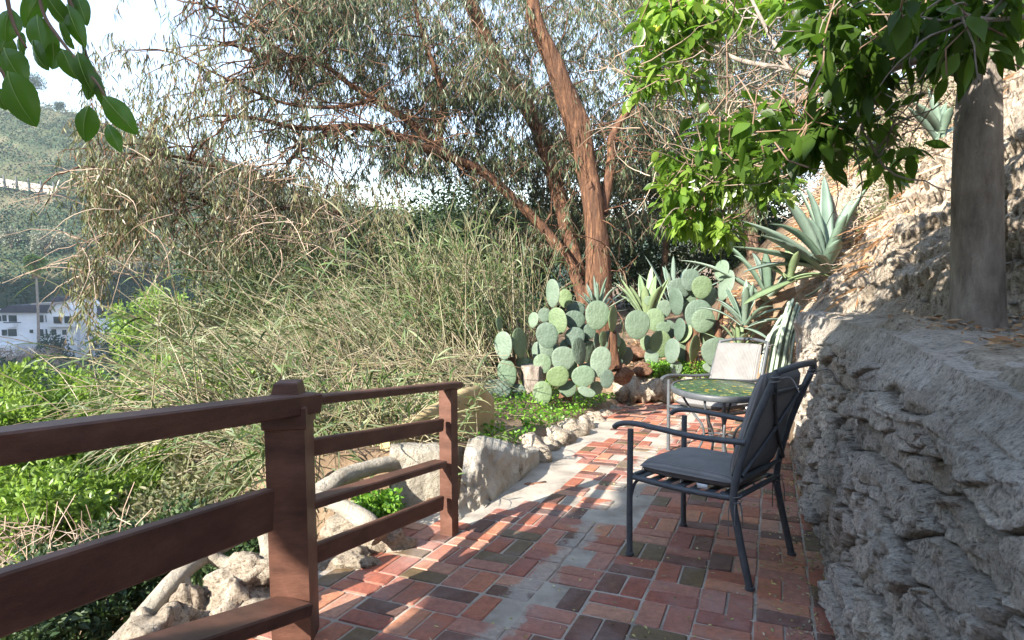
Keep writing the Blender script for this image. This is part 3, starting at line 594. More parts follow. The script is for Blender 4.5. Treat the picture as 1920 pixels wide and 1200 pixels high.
for n, (x, y, Y, w, h, m, l) in enumerate([(1165, 702, 7.35, 46, 36, 'rockbrown', 'reddish brown rock at the right side of the left cactus'), (1205, 692, 8.5, 50, 26, 'rockbrown', 'dark brown rock between the two cactus clumps'), (1190, 662, 8.9, 60, 30, 'rockbrown', 'rounded brown rock leaning behind the two cactus clumps'), (1245, 695, 8.6, 40, 20, 'stone', 'small grey rock at the foot of the right cactus')]):
    tag(rockmesh(Buf(), at(x, y, Y), (px2m(w, Y), px2m(w, Y)*.8, px2m(h, Y)), n+150, .4, n, big=True).build('garden_rock', M[m]), l, 'rock')
# stump
sp = at(1000, 745, 7.05); hh = px2m(62, 7.05); P = np.array([[sp[0], sp[1], sp[2]-.1+t*(hh+.1)] for t in np.linspace(0, 1, 14)])
bb = Buf(); tubes(bb, P, np.interp(np.linspace(0, 1, 14), [0, .3, 1], [.17, .12, .135]), 40, caps=True); V = bb.V[0]; c = np.repeat(P, 40, 0)
V[:] = c+(V-c)*(1+.5*fbm(np.stack([V[:, 0]*14, V[:, 1]*14, V[:, 2]*4], -1), 4)[:, None]); bb.V[1][:] = V[:40]; bb.V[2][:] = V[-40:]
tag(bb.build('tree_stump', M['palebark']), 'weathered grey tree stump standing among the cactus pads', 'stump')

# ------------------------------------------------------------- prickly pears
def padmat():
    m, nt, N, L, P = newmat('cactus_pad'); tc = N.new('ShaderNodeTexCoord'); v = N.new('ShaderNodeTexVoronoi'); v.inputs['Scale'].default_value = 30; v.inputs['Randomness'].default_value = .8
    L.new(tc.outputs['Object'], v.inputs['Vector']); n = noise(nt, 5, 5, .6, tc.outputs['Object']); oi = N.new('ShaderNodeObjectInfo')
    r0 = ramp(nt, [(.10, .155, .095), (.135, .19, .13), (.14, .20, .09), (.085, .125, .10), (.16, .215, .16), (.07, .11, .08)], oi.outputs['Random'])
    r1 = ramp(nt, [(.72, .75, .7), (1.12, 1.1, 1.1)], n.outputs[0], pos=[.3, .7]); r2 = ramp(nt, [(1.35, 1.3, 1.1), (.9, .9, .9), (1, 1, 1)], v.outputs[0], pos=[.04, .12, .4])
    L.new(mix(nt, mix(nt, r0.outputs[0], r1.outputs[0], 1., 'MULTIPLY'), r2.outputs[0], .8, 'MULTIPLY'), P.inputs['Base Color']); P.inputs['Roughness'].default_value = .6
    L.new(bump(nt, n.outputs[0], .5, .03, bump(nt, v.outputs[0], .4, .010)), P.inputs['Normal']); return m
M['pad'] = padmat(); M['spine'] = solid('spine', [(.5, .42, .25), (.6, .52, .35)], 9, .7, 0)
def pad(root, cx, cy, rx, ry, Y, rot=0, dark=0):
    c = at(cx, cy, Y); a = px2m(ry, Y); full = a*.80
    w = px2m(rx, Y); yaw = 0
    if w < full*.82: yaw = math.acos(min(1, max(.2, w/full)))*(1 if (cx*7+cy) % 2 else -1)
    else: full = w
    V, F = sphere(20, 28); V = V.copy(); k = V[:, 2]; V[:, 0] *= (1+.10*k)*full; V[:, 1] *= .10*(full+a)/2*(1.15-.25*k); V[:, 2] *= a
    V[:, 1] += .03*full*np.sin(V[:, 0]/full*2+cx); V[:, 0] *= 1+.04*fbm(V*8+cx, 2)
    b = Buf().add(V, F); n = 26; t = np.linspace(.1, 2*pi-.1, n)-pi/2; E_ = np.stack([np.cos(t)*full*1.02, t*0, np.sin(t)*a*1.0], 1)
    o = b.build('pad', M['pad'], root); mw = Matrix.Translation(c) @ Matrix.Rotation(R(rot), 4, 'Y') @ Matrix.Rotation(yaw, 4, 'Z') @ Matrix.Rotation(random.uniform(-.12, .12), 4, 'X')
    o.matrix_parent_inverse = Matrix(); o.matrix_basis = Matrix.Translation(-root.location) @ mw
    return o
main = [(1036, 550, 11, 27, 7.3, 3), (1021, 591, 12, 14, 7.5, 0), (1046, 602, 17, 26, 7.2, -12), (1079, 582, 18, 15, 7.5, 0), (1077, 600, 20, 18, 7.3, 8), (1120, 591, 23, 28, 7.15, 6), (1149, 598, 11, 25, 7.2, 3),
 (1026, 629, 21, 25, 7.0, -12), (1078, 632, 19, 19, 7.2, 0), (1086, 659, 15, 27, 6.95, -5), (1056, 673, 23, 24, 6.9, 5), (1126, 679, 20, 30, 6.9, 8), (1138, 711, 13, 19, 6.75, 3), (1017, 682, 17, 19, 7.0, -10),
 (1046, 706, 22, 20, 6.85, -20), (1094, 706, 22, 21, 6.85, -15), (1064, 729, 17, 16, 6.95, 0), (1017, 738, 18, 24, 6.7, 0), (944, 648, 17, 27, 6.9, -4), (974, 643, 14, 29, 7.0, -5), (951, 700, 18, 27, 6.9, -12), (932, 731, 26, 20, 6.7, 10),
 (971, 735, 14, 16, 6.95, 0), (979, 680, 13, 12, 7.1, 0), (1106, 621, 12, 15, 7.3, 0), (1119, 640, 8, 17, 7.2, 0), (1131, 636, 9, 16, 7.15, 0), (1157, 636, 8, 15, 7.3, -15), (936, 607, 6, 14, 7.4, 0), (1030, 655, 16, 18, 7.25, 10), (1100, 735, 18, 9, 6.7, 20), (1062, 655, 14, 20, 7.3, 0), (1105, 660, 14, 22, 7.3, 5), (1000, 600, 9, 15, 7.6, 5)]
main += [(1172, 668, 15, 19, 7.6, 8), (1160, 650, 13, 20, 7.5, -10), (1100, 700, 16, 20, 7.1, 4), (1065, 690, 18, 20, 7.1, -6), (1010, 660, 13, 20, 7.3, 6), (1095, 625, 16, 19, 7.45, 2), (1060, 560, 13, 18, 7.7, -5), (990, 690, 14, 19, 7.2, -8), (1140, 640, 14, 20, 7.45, 10), (1118, 728, 12, 14, 7.0, 12)]
rt = thing('prickly_pear', 'large grey-green prickly pear cactus nearest the railing, sprawling around the grey stump', 'cactus', at(1050, 745, 7.0))
for p in main: pad(rt, *p)
right = [(1274, 541, 23, 20, 8.9, 0), (1295, 525, 18, 21, 8.8, 5), (1316, 539, 19, 22, 8.6, 4), (1332, 557, 13, 19, 8.8, 10), (1310, 592, 26, 31, 8.6, 0), (1318, 602, 22, 23, 8.4, 8), (1344, 660, 30, 28, 8.2, 0), (1302, 653, 14, 26, 8.4, 0),
 (1238, 646, 21, 27, 8.6, -6), (1260, 658, 11, 24, 8.4, 3), (1283, 625, 10, 19, 8.6, 18), (1353, 507, 9, 20, 8.7, 6), (1361, 535, 6, 30, 8.6, 10), (1351, 582, 7, 22, 8.6, 10), (1268, 566, 8, 26, 8.8, -8), (1274, 618, 6, 22, 8.6, 3), (1244, 615, 14, 12, 8.8, 0), (1195, 609, 24, 28, 8.3, 3), (1212, 643, 12, 15, 8.7, 0), (1217, 564, 10, 9, 9.2, 0), (1268, 690, 12, 13, 8.4, 0), (1325, 630, 14, 18, 8.7, 0), (1335, 690, 18, 10, 8.3, 10), (1290, 585, 12, 20, 8.9, -8)]
right += [(1228, 600, 18, 22, 8.9, -5), (1252, 620, 16, 20, 8.95, 4), (1222, 670, 14, 17, 8.6, -4), (1280, 660, 15, 20, 8.65, 3), (1335, 620, 16, 22, 8.85, 5), (1290, 560, 17, 20, 8.95, -4), (1245, 580, 14, 18, 9.0, 6)]
rt2 = thing('prickly_pear', 'grey-green prickly pear cactus behind the mosaic table, ringed by agave leaves', 'cactus', at(1300, 690, 8.6))
for p in right: pad(rt2, *p)
for r_, pts, rad in ((rt, [(1060, 750, 7.1), (1066, 715, 7.15), (1072, 660, 7.25), (1078, 620, 7.3)], [.09, .07, .055, .05]), (rt, [(1152, 690, 7.3), (1148, 660, 7.3), (1150, 620, 7.25)], [.08, .07, .04]), (rt, [(965, 740, 7.0), (962, 700, 7.05), (960, 670, 7.05)], [.07, .05, .04]), (rt2, [(1298, 700, 8.6), (1296, 650, 8.6), (1305, 600, 8.65), (1312, 560, 8.75)], [.1, .08, .07, .05]), (rt2, [(1345, 640, 8.5), (1352, 580, 8.65), (1360, 540, 8.7)], [.05, .045, .04])):
    b = Buf(); P = smoothpath([at(*q) for q in pts], 20); tubes(b, P, np.interp(np.linspace(0, 1, 20), np.linspace(0, 1, len(rad)), rad), 12, caps=True); V = b.V[0]; V += .012*np.stack([fbm(V*14, 3)]*3, -1)
    under(b.build('stem', M['bark']), r_)

# ------------------------------------------------------------- agaves
def agavemat(name, cols):
    m, nt, N, L, P = newmat(name); tc = N.new('ShaderNodeTexCoord'); oi = N.new('ShaderNodeObjectInfo'); r0 = ramp(nt, cols, oi.outputs['Random'])
    n = noise(nt, 4, 5, .6); w = noise(nt, 30, 4, .6); r1 = ramp(nt, [(.78, .8, .78), (1.15, 1.12, 1.12)], n.outputs[0], pos=[.3, .7])
    L.new(mix(nt, r0.outputs[0], r1.outputs[0], 1., 'MULTIPLY'), P.inputs['Base Color']); P.inputs['Roughness'].default_value = .5; L.new(bump(nt, w.outputs[0], .15, .01), P.inputs['Normal']); return m
M['agave'] = agavemat('agave_leaf', [(.13, .19, .15), (.19, .26, .21), (.16, .23, .17), (.11, .17, .12), (.22, .29, .24)])
M['agaveg'] = agavemat('agave_green_leaf', [(.13, .20, .10), (.20, .27, .14), (.18, .24, .12), (.17, .24, .15)])
def agave_leaf(root, base, tip, w, mat, bend=.12, mt=None):
    base = np.array(base, float); tip = np.array(tip, float); L_ = np.linalg.norm(tip-base); k = 18; t = np.linspace(0, 1, k)[:, None]
    C = base*(1-t)+tip*t+np.array([0, 0, bend*L_])*(4*t*(1-t)); d = nz(np.gradient(C, axis=0)); side = nz(np.cross(d, [0, 0, 1.])+np.array([1e-4, 0, 0])); up = np.cross(side, d)
    prof = np.interp(t[:, 0], [0, .1, .35, .6, .85, .97, 1], [.75, .7, .95, 1, .55, .12, .01])*w/2
    prof = prof*(1+.03*np.sin(t[:, 0]*60)); sec = [(-1, .20), (-.55, .02), (0, -.08), (.55, .02), (1, .20), (.5, -.16), (0, -.30), (-.5, -.16)]
    V = np.stack([C+side*(prof*a)[:, None]+up*(prof*b_)[:, None] for a, b_ in sec], 1); b = Buf().add(V, gridf(k, 8, True))
    return under(b.build('leaf', mt or M[mat]), root)
def agave(label, px, py, Y, n, L_, W, mat='agave', tips=(), tiltmin=10, az=None, name='agave'):
    c = at(px, py, Y); root = thing(name, label, 'agave', c, 'agaves'); 
    for (x, y, dy, w) in tips: agave_leaf(root, c+rng.normal(size=3)*.03, at(x, y, Y+dy), w, mat, random.uniform(.02, .12))
    for k in range(n):
        f = k/n; a = k*2.39996+random.uniform(-.3, .3) if az is None else random.uniform(*az); el = R(tiltmin+(80-tiltmin)*f**.8); l = L_*random.uniform(.75, 1.1)
        d = np.array([cos(a)*cos(el), sin(a)*cos(el), sin(el)]); agave_leaf(root, c+d*.05, c+d*l, W*random.uniform(.8, 1.1), mat, random.uniform(.02, .14))
    return root
agave('large blue-grey agave on the slope above the end of the rock wall', 1548, 505, 8.1, 6, .8, .2, tiltmin=5, tips=[(1390, 414, -.5, .21), (1460, 362, -.3, .21), (1490, 345, .2, .18), (1545, 328, .3, .18), (1635, 342, -.3, .22), (1600, 370, .2, .17), (1372, 462, -.6, .22), (1390, 512, -.6, .2), (1425, 440, -.9, .2), (1590, 400, -.4, .16), (1510, 350, -.1, .16), (1440, 420, -.5, .17), (1520, 480, -.8, .14)])
agave('agave with broad drooping leaves between the right cactus and the column cactus', 1440, 560, 8.6, 8, .8, .17, tips=[(1275, 488, .2, .18), (1348, 450, .1, .17), (1330, 500, -.1, .16), (1498, 480, 0, .15), (1405, 570, -.7, .16), (1395, 545, -.4, .15)])
agave('low agave behind the back rail of the far patio chair', 1395, 612, 7.9, 12, .62, .11, tips=[(1500, 580, .2, .1), (1470, 600, -.2, .1), (1340, 560, .2, .12), (1445, 640, -.4, .1)])
agave('agave with one yellowish broad leaf above the column cactus', 1480, 525, 7.8, 4, .55, .14, 'agaveg', tips=[(1392, 572, -.3, .2), (1440, 500, .1, .14), (1560, 520, -.1, .15)])
agave('small spiky blue agave behind the left cactus at the eucalyptus foot', 1120, 592, 9.6, 22, .62, .07)
agave('upright dark green agave between the two cactus clumps', 1212, 606, 9.4, 9, .75, .15, 'agaveg', tips=[(1152, 530, 0, .16), (1255, 520, .2, .16), (1180, 535, -.1, .14), (1222, 500, .2, .12)], tiltmin=35)
agave('narrow-leaved blue agave rising behind the right cactus', 1262, 585, 10.2, 16, 1.0, .10, tiltmin=30)
agave('pale agave clinging to the top of the slope beside the thick trunk', 1765, 258, 6.6, 4, .4, .12, tips=[(1712, 190, -.2, .14), (1740, 165, 0, .13), (1700, 200, -.1, .1), (1775, 190, 0, .1)], tiltmin=30)
agave('agave with dead tan leaves in the soil beside the right cactus', 1385, 655, 8.2, 8, .5, .08, 'agaveg', tips=[(1455, 640, 0, .08), (1440, 600, -.1, .1)])
# column cactus
cr = thing('column_cactus', 'clump of slender ribbed pale column cactus stems leaning against the end of the rock wall', 'cactus', at(1445, 690, 7.2))
M['column'] = solid('column_cactus_skin', [(.22, .30, .22), (.34, .42, .33), (.45, .50, .40)], 7, .6, .2)
for k in range(15):
    x0 = 1425+k*4.0+random.uniform(-3, 3); x1 = 1462+k*3.2+random.uniform(-5, 5); y1 = 548+abs(k-8)*7+random.uniform(0, 14)+(30 if k % 4 == 0 else 0); Y = 7.15+random.uniform(-.12, .12)
    P = smoothpath([at(x0, 700, Y), at(x0*.55+x1*.45-2, 630, Y), at(x1, y1, Y+.05)], 26); b = Buf(); s_ = 14; tubes(b, P, np.interp(np.linspace(0, 1, 26), [0, .9, .97, 1], [.018, .017, .013, .003]), s_)
    V = b.V[0].reshape(26, s_, 3); V += (V-P[:, None])*(.25*np.where(np.arange(s_) % 2, 1, -1))[None, :, None]
    under(b.build('stem', M['column']), cr)

# ------------------------------------------------------------- foliage builders
def pts_in(regs, scale=1.0):
    """regions of the crown: (x0,y0,x1,y1,Ynear,Yfar,n) -> points spread through that volume"""
    out = []
    for x0, y0, x1, y1, Ya, Yb, n in regs:
        n = int(n*scale); a = rng.random((n, 3)); x = x0+(x1-x0)*a[:, 0]; y = y0+(y1-y0)*a[:, 1]; Y = Ya+(Yb-Ya)*a[:, 2]
        u = (x-960)/FPX; v = (600-y)/FPX; t = Y/(cos(PIT)+v*sin(PIT)); out.append(np.stack([u*t, Y, CH+(-sin(PIT)+v*cos(PIT))*t], 1))
    return np.concatenate(out)
def hanging(leaf, twig, O, l, m, LL, LW, droop=.9, tw=.004, side=.5, prof=(.25, 1, .8, .1)):
    """hanging sprays: each origin carries a drooping twig with m leaves"""
    N = len(O); h = nz(rng.normal(size=(N, 3))*[1, 1, .15]); l = l*rng.uniform(.6, 1.3, N)
    t = np.linspace(0, 1, 5)[None, :, None]; P = O[:, None]+h[:, None]*l[:, None, None]*side*t+np.array([0, 0, -1.])*l[:, None, None]*droop*t**1.6
    if twig is not None: tubes(twig, P, np.array([1.6, 1.3, 1, .7, .4])*tw, 3)
    tt = rng.random((N, m)); i = np.minimum((tt*4).astype(int), 3); f = (tt*4-i)[..., None]; ar = np.arange(N)[:, None]
    Q = (P[ar, i]*(1-f)+P[ar, i+1]*f).reshape(-1, 3); D = nz(rng.normal(size=Q.shape)*[.45, .45, .3]+np.array([0, 0, -1.1]))
    n = len(Q); blades(leaf, Q, D, LL*rng.uniform(.6, 1.25, n), LW*rng.uniform(.7, 1.2, n), prof, droop=rng.uniform(0, .15, n))
def bushy(leaf, C, rad, n, LL, LW, prof=(.3, 1, .8, .1), fold=0, shell=.35, lean=(0, 0, .35), drp=.15, sq=1.0):
    """leaves filling lumps: C (N,3) lump centres, rad (N,) radii, n leaves each"""
    N = len(C); d = nz(rng.normal(size=(N, n, 3))); r = rng.random((N, n, 1))**shell; rad = np.broadcast_to(rad, N)
    Q = (C[:, None]+d*r*rad[:, None, None]*np.array([1, 1, sq])).reshape(-1, 3); D = nz(d.reshape(-1, 3)*.8+rng.normal(size=Q.shape)*.6+np.array(lean))
    k = len(Q); blades(leaf, Q, D, LL*rng.uniform(.6, 1.3, k), LW*rng.uniform(.7, 1.2, k), prof, droop=drp, fold=fold)
def limbs(b, specs, sides=14, lump=.10):
    for pts, wd in specs:
        n = max(24, 8*len(pts)); P = smoothpath([at(*p) for p in pts], n); Ym = P[:, 1]
        r = np.interp(np.linspace(0, 1, n), np.linspace(0, 1, len(wd)), wd)/2*Ym/FPX/np.sqrt(1+(P[:, 0]/Ym)**2); bb = Buf(); tubes(bb, P, r, sides); V = bb.V[0]; c = np.repeat(P, sides, 0)
        V[:] = c+(V-c)*(1+lump*fbm(np.stack([V[:, 0]*5, V[:, 1]*5, V[:, 2]*1.5], -1), 4)[:, None]*2); b.add(V, bb.F[0])
def sidetwigs(b, specs, n, l, r0=.012, updir=.2):
    """thin crooked side branches leaving the limbs; returns points along them"""
    out = []
    for pts, wd in specs:
        P = smoothpath([at(*p) for p in pts], 60); k = rng.integers(4, 60, n); O = P[k]; d = nz(rng.normal(size=(n, 3))*[1, .8, .5]+[0, 0, updir]); L_ = l*rng.uniform(.4, 1.2, n)
        st = 9; Q = np.zeros((n, st, 3)); Q[:, 0] = O
        for j in range(1, st): d = nz(d+rng.normal(size=(n, 3))*.22+[0, 0, -.06]); Q[:, j] = Q[:, j-1]+d*(L_/st)[:, None]
        tubes(b, Q, np.linspace(1, .25, st)*r0, 4); out.append(Q[:, 2:].reshape(-1, 3))
    return np.concatenate(out)

# ------------------------------------------------------------- the big eucalyptus
E_T = [([(1128, 640, 13.2), (1122, 540, 13), (1120, 450, 13), (1112, 380, 13), (1098, 300, 13), (1085, 240, 12.9), (1062, 180, 12.8), (1040, 120, 12.7), (1008, 50, 12.6), (985, -60, 12.5)], [54, 46, 42, 37, 40, 42, 39, 33, 29, 26])]
E_L = [([(1098, 570, 13.2), (1070, 500, 13.4), (1020, 430, 13.4), (960, 370, 13.2), (900, 318, 13), (830, 288, 12.6), (773, 232, 12.3), (700, 185, 12), (640, 146, 11.8), (560, 70, 11.5), (500, -30, 11.3)], [26, 21, 18, 17, 17, 16, 14, 11, 9, 8, 6]),
       ([(1085, 520, 13.8), (1060, 420, 14), (1030, 300, 14.2), (990, 205, 14.2), (940, 125, 14), (908, 65, 13.8), (868, -30, 13.6)], [30, 28, 28, 28, 30, 28, 22]),
       ([(838, 292, 12.6), (770, 268, 12), (700, 240, 11.6), (640, 238, 11.2), (560, 240, 10.8), (480, 222, 10.4), (380, 215, 10)], [18, 16, 14, 13, 10, 7, 4]),
       ([(1130, 400, 13.1), (1146, 300, 13.2), (1150, 250, 13.2), (1195, 180, 13.4), (1230, 100, 13.6)], [22, 18, 14, 10, 6]),
       ([(640, 240, 11.2), (580, 265, 10.8), (545, 300, 10.5), (532, 350, 10.3)], [12, 9, 6, 4]),
       ([(700, 185, 12), (640, 200, 11.4), (540, 195, 11), (430, 150, 10.5), (330, 100, 10.2)], [9, 8, 6, 5, 3]),
       ([(820, 285, 12.6), (830, 180, 12.6), (790, 60, 12.5), (770, -40, 12.5)], [12, 11, 9, 7]),
       ([(560, 75, 11.5), (480, 55, 11), (400, 20, 10.6), (360, -20, 10.4)], [8, 6, 5, 4]),
       ([(600, 110, 11.6), (520, 110, 11), (420, 80, 10.6)], [7, 5, 3]),
       ([(545, 340, 10.4), (450, 330, 9.8), (360, 300, 9.4), (260, 290, 9), (190, 330, 8.8)], [9, 8, 7, 5, 3]),
       ([(640, 400, 11), (540, 390, 10.4), (440, 400, 10), (350, 370, 9.6), (250, 400, 9.2)], [12, 10, 8, 6, 3])]
eu = thing('eucalyptus_tree', 'large eucalyptus with peeling orange-brown trunk and drooping grey-green leaves behind the cacti', 'tree', at(1122, 632, 13))
b = Buf(); limbs(b, E_T, 20, .12); under(b.build('trunk', M['bark']), eu)
b = Buf(); limbs(b, E_L, 12); tw = sidetwigs(b, E_T+E_L, 34, 1.7, .018)
under(b.build('branch', M['bark']), eu)
# hanging bark strips on the trunk
P = smoothpath([at(*p) for p in E_T[0][0]], 60); k = rng.integers(3, 58, 60); a = rng.random(60)*6.28; rr = .24
b = Buf(); blades(b, P[k]+np.stack([np.cos(a)*rr, np.sin(a)*rr, a*0], 1), np.stack([np.cos(a)*.12, np.sin(a)*.12, -np.ones(60)], 1), rng.uniform(.2, .8, 60), rng.uniform(.012, .03, 60), (1, .8, .6, .3), droop=0, side=np.stack([-np.sin(a), np.cos(a), a*0], 1))
under(b.build('peeling_bark', M['bark'], smooth=False), eu)
lf, tg = Buf(), Buf()
regs = [(560, -40, 1000, 180, 11.8, 16, 3300), (480, -40, 700, 120, 10.8, 13.5, 1100), (700, 150, 1080, 320, 13.2, 16.5, 2300), (980, -40, 1500, 330, 16, 20, 4200), (1000, 300, 1180, 460, 15, 19, 900), (1080, -40, 1420, 220, 13.4, 16.5, 1700), (880, 240, 1080, 480, 12.6, 16, 1000), (1120, 180, 1420, 430, 13.5, 17, 1000), (1380, -40, 1620, 200, 12, 16, 600), (430, 120, 720, 260, 9.8, 12.5, 330), (410, -40, 560, 60, 10, 12, 120), (560, 250, 820, 330, 10.5, 13, 150), (960, -40, 1120, 120, 13.2, 15.5, 200)]
O = pts_in(regs); q = fbm(O*1.5, 2); O = O[q > -.06]
hanging(lf, tg, O, .5, 13, .16, .021, droop=.75, side=.8)
O = tw[rng.random(len(tw)) < .35]; hanging(lf, tg, O, .5, 6, .16, .019)
under(lf.build('crown', M['euc'], smooth=False), eu); under(tg.build('twig', M['twig'], smooth=False), eu)
# its long, low, sunlit left boughs
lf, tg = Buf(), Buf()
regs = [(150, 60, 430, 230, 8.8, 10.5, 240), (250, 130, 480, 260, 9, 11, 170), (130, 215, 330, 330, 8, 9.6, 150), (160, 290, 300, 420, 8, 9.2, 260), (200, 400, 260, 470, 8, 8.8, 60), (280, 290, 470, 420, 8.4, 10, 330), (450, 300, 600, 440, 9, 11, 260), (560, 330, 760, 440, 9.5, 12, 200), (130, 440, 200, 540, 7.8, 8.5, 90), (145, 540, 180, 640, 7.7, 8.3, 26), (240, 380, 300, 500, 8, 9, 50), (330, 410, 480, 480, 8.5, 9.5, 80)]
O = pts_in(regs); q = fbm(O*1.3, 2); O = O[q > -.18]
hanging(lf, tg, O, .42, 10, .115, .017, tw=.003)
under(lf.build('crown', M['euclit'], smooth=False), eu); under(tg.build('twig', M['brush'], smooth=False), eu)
b = Buf()
for reg in ((330, 290, 560, 470, 8.6, 10, 90), (150, 300, 330, 520, 8, 9, 70), (480, 400, 700, 470, 9, 11, 60)):
    O = pts_in([reg]); n = len(O); st = 9; Q = np.zeros((n, st, 3)); Q[:, 0] = O; d = nz(rng.normal(size=(n, 3))*[1, .4, .35]+[-.6, 0, .05])
    for j in range(1, st): d = nz(d+rng.normal(size=(n, 3))*.16+[0, 0, -.09]); Q[:, j] = Q[:, j-1]+d*.13
    tubes(b, Q, np.linspace(1, .3, st)*.008, 4)
under(b.build('dead_twig', M['brush']), eu)

# ------------------------------------------------------------- darker trees and bushes behind
def tree(name, label, cat, base, lumps, leafm, LL, LW, n, trunkpx=None, group=None, hang=False, sq=1, bark='twig'):
    root = thing(name, label, cat, base, group)
    if trunkpx:
        b = Buf(); limbs(b, trunkpx, 10); under(b.build('trunk', M[bark]), root)
    C = np.array([at(x, y, Y) for x, y, Y, r in lumps]); rad = np.array([r for *_, r in lumps])
    # break every lump into smaller clumps so the outline is uneven and gaps remain
    k = 9; d = nz(rng.normal(size=(len(C), k, 3)))*rng.random((len(C), k, 1))**.4; C2 = (C[:, None]+d*rad[:, None, None]).reshape(-1, 3); r2 = np.repeat(rad, k)*rng.uniform(.25, .5, len(C)*k)
    b = Buf(); bushy(b, C2, r2, n, LL, LW, sq=sq); under(b.build('crown', M[leafm], smooth=False), root); return root
tree('dark_evergreen', 'dark evergreen tree behind the eucalyptus trunk on its right side', 'tree', at(1230, 560, 19), [(x, y, 19+(x % 5)*.5, 1.15) for x in range(1165, 1480, 42) for y in (300, 360, 425, 480, 530)], 'dark', .13, .055, 110, [([(1240, 600, 19), (1250, 450, 19), (1280, 300, 19)], [16, 12, 8])])
tree('dark_evergreen', 'tall dark tree filling the gap left of the hillside above the right cactus', 'tree', at(1400, 560, 17), [(x, y, 17+(x % 7)*.4, 1.1) for x in range(1200, 1560, 46) for y in (20, 90, 160, 240, 310, 370)], 'euc', .16, .03, 75, [([(1420, 560, 17), (1400, 380, 17), (1360, 200, 17), (1340, 0, 17)], [26, 22, 16, 10])])
tree('shadowed_shrub', 'dark olive thicket tree behind the reeds left of the eucalyptus trunk', 'tree', at(960, 560, 18), [(x, y, 18+(x % 5)*.6, 1.2) for x in range(820, 1110, 44) for y in (385, 430, 480, 540, 600)], 'dark', .15, .05, 90)
tree('canyon_bush', 'dark green bush filling the bank behind the reeds above the railing end', 'bush', at(640, 640, 12.5), [(x, y, 12.3+(x % 5)*.35, .8) for x in range(420, 900, 52) for y in (430+(x*3) % 40, 480, 530, 580, 630)], 'dark', .10, .04, 50)
tree('canyon_bush', 'olive bush low on the bank behind the thick railing post', 'bush', at(520, 720, 8.6), [(x, y, 8.8+(x % 5)*.25, .55) for x in range(330, 760, 52) for y in (600+(x*3) % 40, 650, 700, 750)], 'scrub', .08, .022, 60)
tree('olive_tree', 'olive-brown bushy tree behind the reeds at the middle of the canyon edge', 'tree', at(700, 560, 22), [(x, y, 22+(x % 7)*.7, 1.7) for x in range(520, 900, 62) for y in (420+(x*7) % 50, 480, 540, 600)], 'scrub', .17, .06, 110)
tree('olive_tree', 'brown-green tree beyond the reeds below the horizontal eucalyptus bough', 'tree', at(450, 560, 27), [(x, y, 27+(x % 7)*.7, 2.0) for x in range(390, 600, 70) for y in (470+(x*7) % 40, 540, 610)], 'scrub', .2, .07, 110)
tree('round_tree', 'fresh green rounded tree right of the white house', 'tree', at(310, 690, 42), [(x, y, 42, r) for x, y, r in ((292, 560, 1.4), (305, 595, 1.9), (265, 600, 1.7), (340, 605, 1.7), (250, 640, 1.8), (300, 650, 2.2), (350, 650, 1.9), (380, 620, 1.4), (280, 690, 2), (340, 700, 2))], 'shrub', .32, .13, 75)
# hillside scrub on the right: dry vines and litter
b = Buf(); X = rng.uniform(3.2, 10, 5200); Y = rng.uniform(6.8, 14, 5200); c = X-.43*Y; ok = (c > .55) & (c < 5.5); X, Y = X[ok], Y[ok]; n = len(X); O = np.stack([X, Y, T(X, Y)+rng.random(n)*.55*sstep(.6, 1.8, X-.43*Y)], 1)
st = 10; Q = np.zeros((n, st, 3)); Q[:, 0] = O; d = nz(rng.normal(size=(n, 3))*[1, .6, .8])
for j in range(1, st): d = nz(d+rng.normal(size=(n, 3))*.42+[0, 0, -.05]); Q[:, j] = Q[:, j-1]+d*.075
sel = rng.random(n) < np.interp(X-.43*Y, [.5, 1.3, 2.0], [.15, .7, 1]); tubes(b, Q[sel], np.linspace(1, .5, st)*.0075, 3)
tag(b.build('dry_vines', M['brush']), 'tangle of pale dry vines and twigs covering the upper right slope', 'dry vines', kind='stuff')
b = Buf(); n = 9000; X = rng.uniform(3.4, 10, n); Y = rng.uniform(7.6, 15, n); c = X-.43*Y; ok = (c > 1.1) & (c < 6); X, Y = X[ok], Y[ok]; O = np.stack([X, Y, T(X, Y)+rng.random(len(X))*.45], 1)
bushy(b, O, .16, 14, .05, .028); tag(b.build('hillside_scrub', M['scrub'], smooth=False), 'low olive scrub leaves among the dry vines on the upper right slope', 'scrub', kind='stuff')
b = Buf(); n = 5200; X = rng.uniform(2.9, 7.5, n); Y = rng.uniform(5.4, 11, n); c = X-.43*Y; ok = (c > .3) & (c < 2.4) & (rng.random(n) < np.interp(c, [.3, .9, 2.4], [1, 1, .3])) & ((Y > 6.5) | (c > .55)); X, Y = X[ok], Y[ok]; n = len(X)
d = nz(np.stack([rng.normal(size=n)-.6, rng.normal(size=n)*.6, rng.normal(size=n)*.35-.6], 1)); blades(b, np.stack([X, Y, T(X, Y)+.03+rng.random(n)*.08], 1), d, rng.uniform(.08, .4, n), rng.uniform(.006, .03, n), (.6, 1, .8, .3), droop=.1)
tag(b.build('bark_litter', M['straw'], smooth=False), 'orange-brown strips of fallen bark and dead leaves on the slope under the big agave', 'bark litter', kind='stuff')
b = Buf(); n = 4200; X = rng.uniform(.8, 6, n); Y = rng.uniform(6.5, 11.5, n); c = X-.43*Y; ok = (c > -3) & (c < .4) & (Y > 8.5) | (c > -.2) & (c < .4); X, Y = X[ok], Y[ok]; n = len(X)
d = nz(rng.normal(size=(n, 3))*[1, 1, .3]); blades(b, np.stack([X, Y, T(X, Y)+.02+rng.random(n)*.04], 1), d, rng.uniform(.05, .25, n), rng.uniform(.01, .03, n), (.6, 1, .8, .3), droop=.05)
tag(b.build('leaf_litter', M['straw'], smooth=False), 'brown dead leaves and stalks lying around the right cactus and agaves', 'leaf litter', kind='stuff')
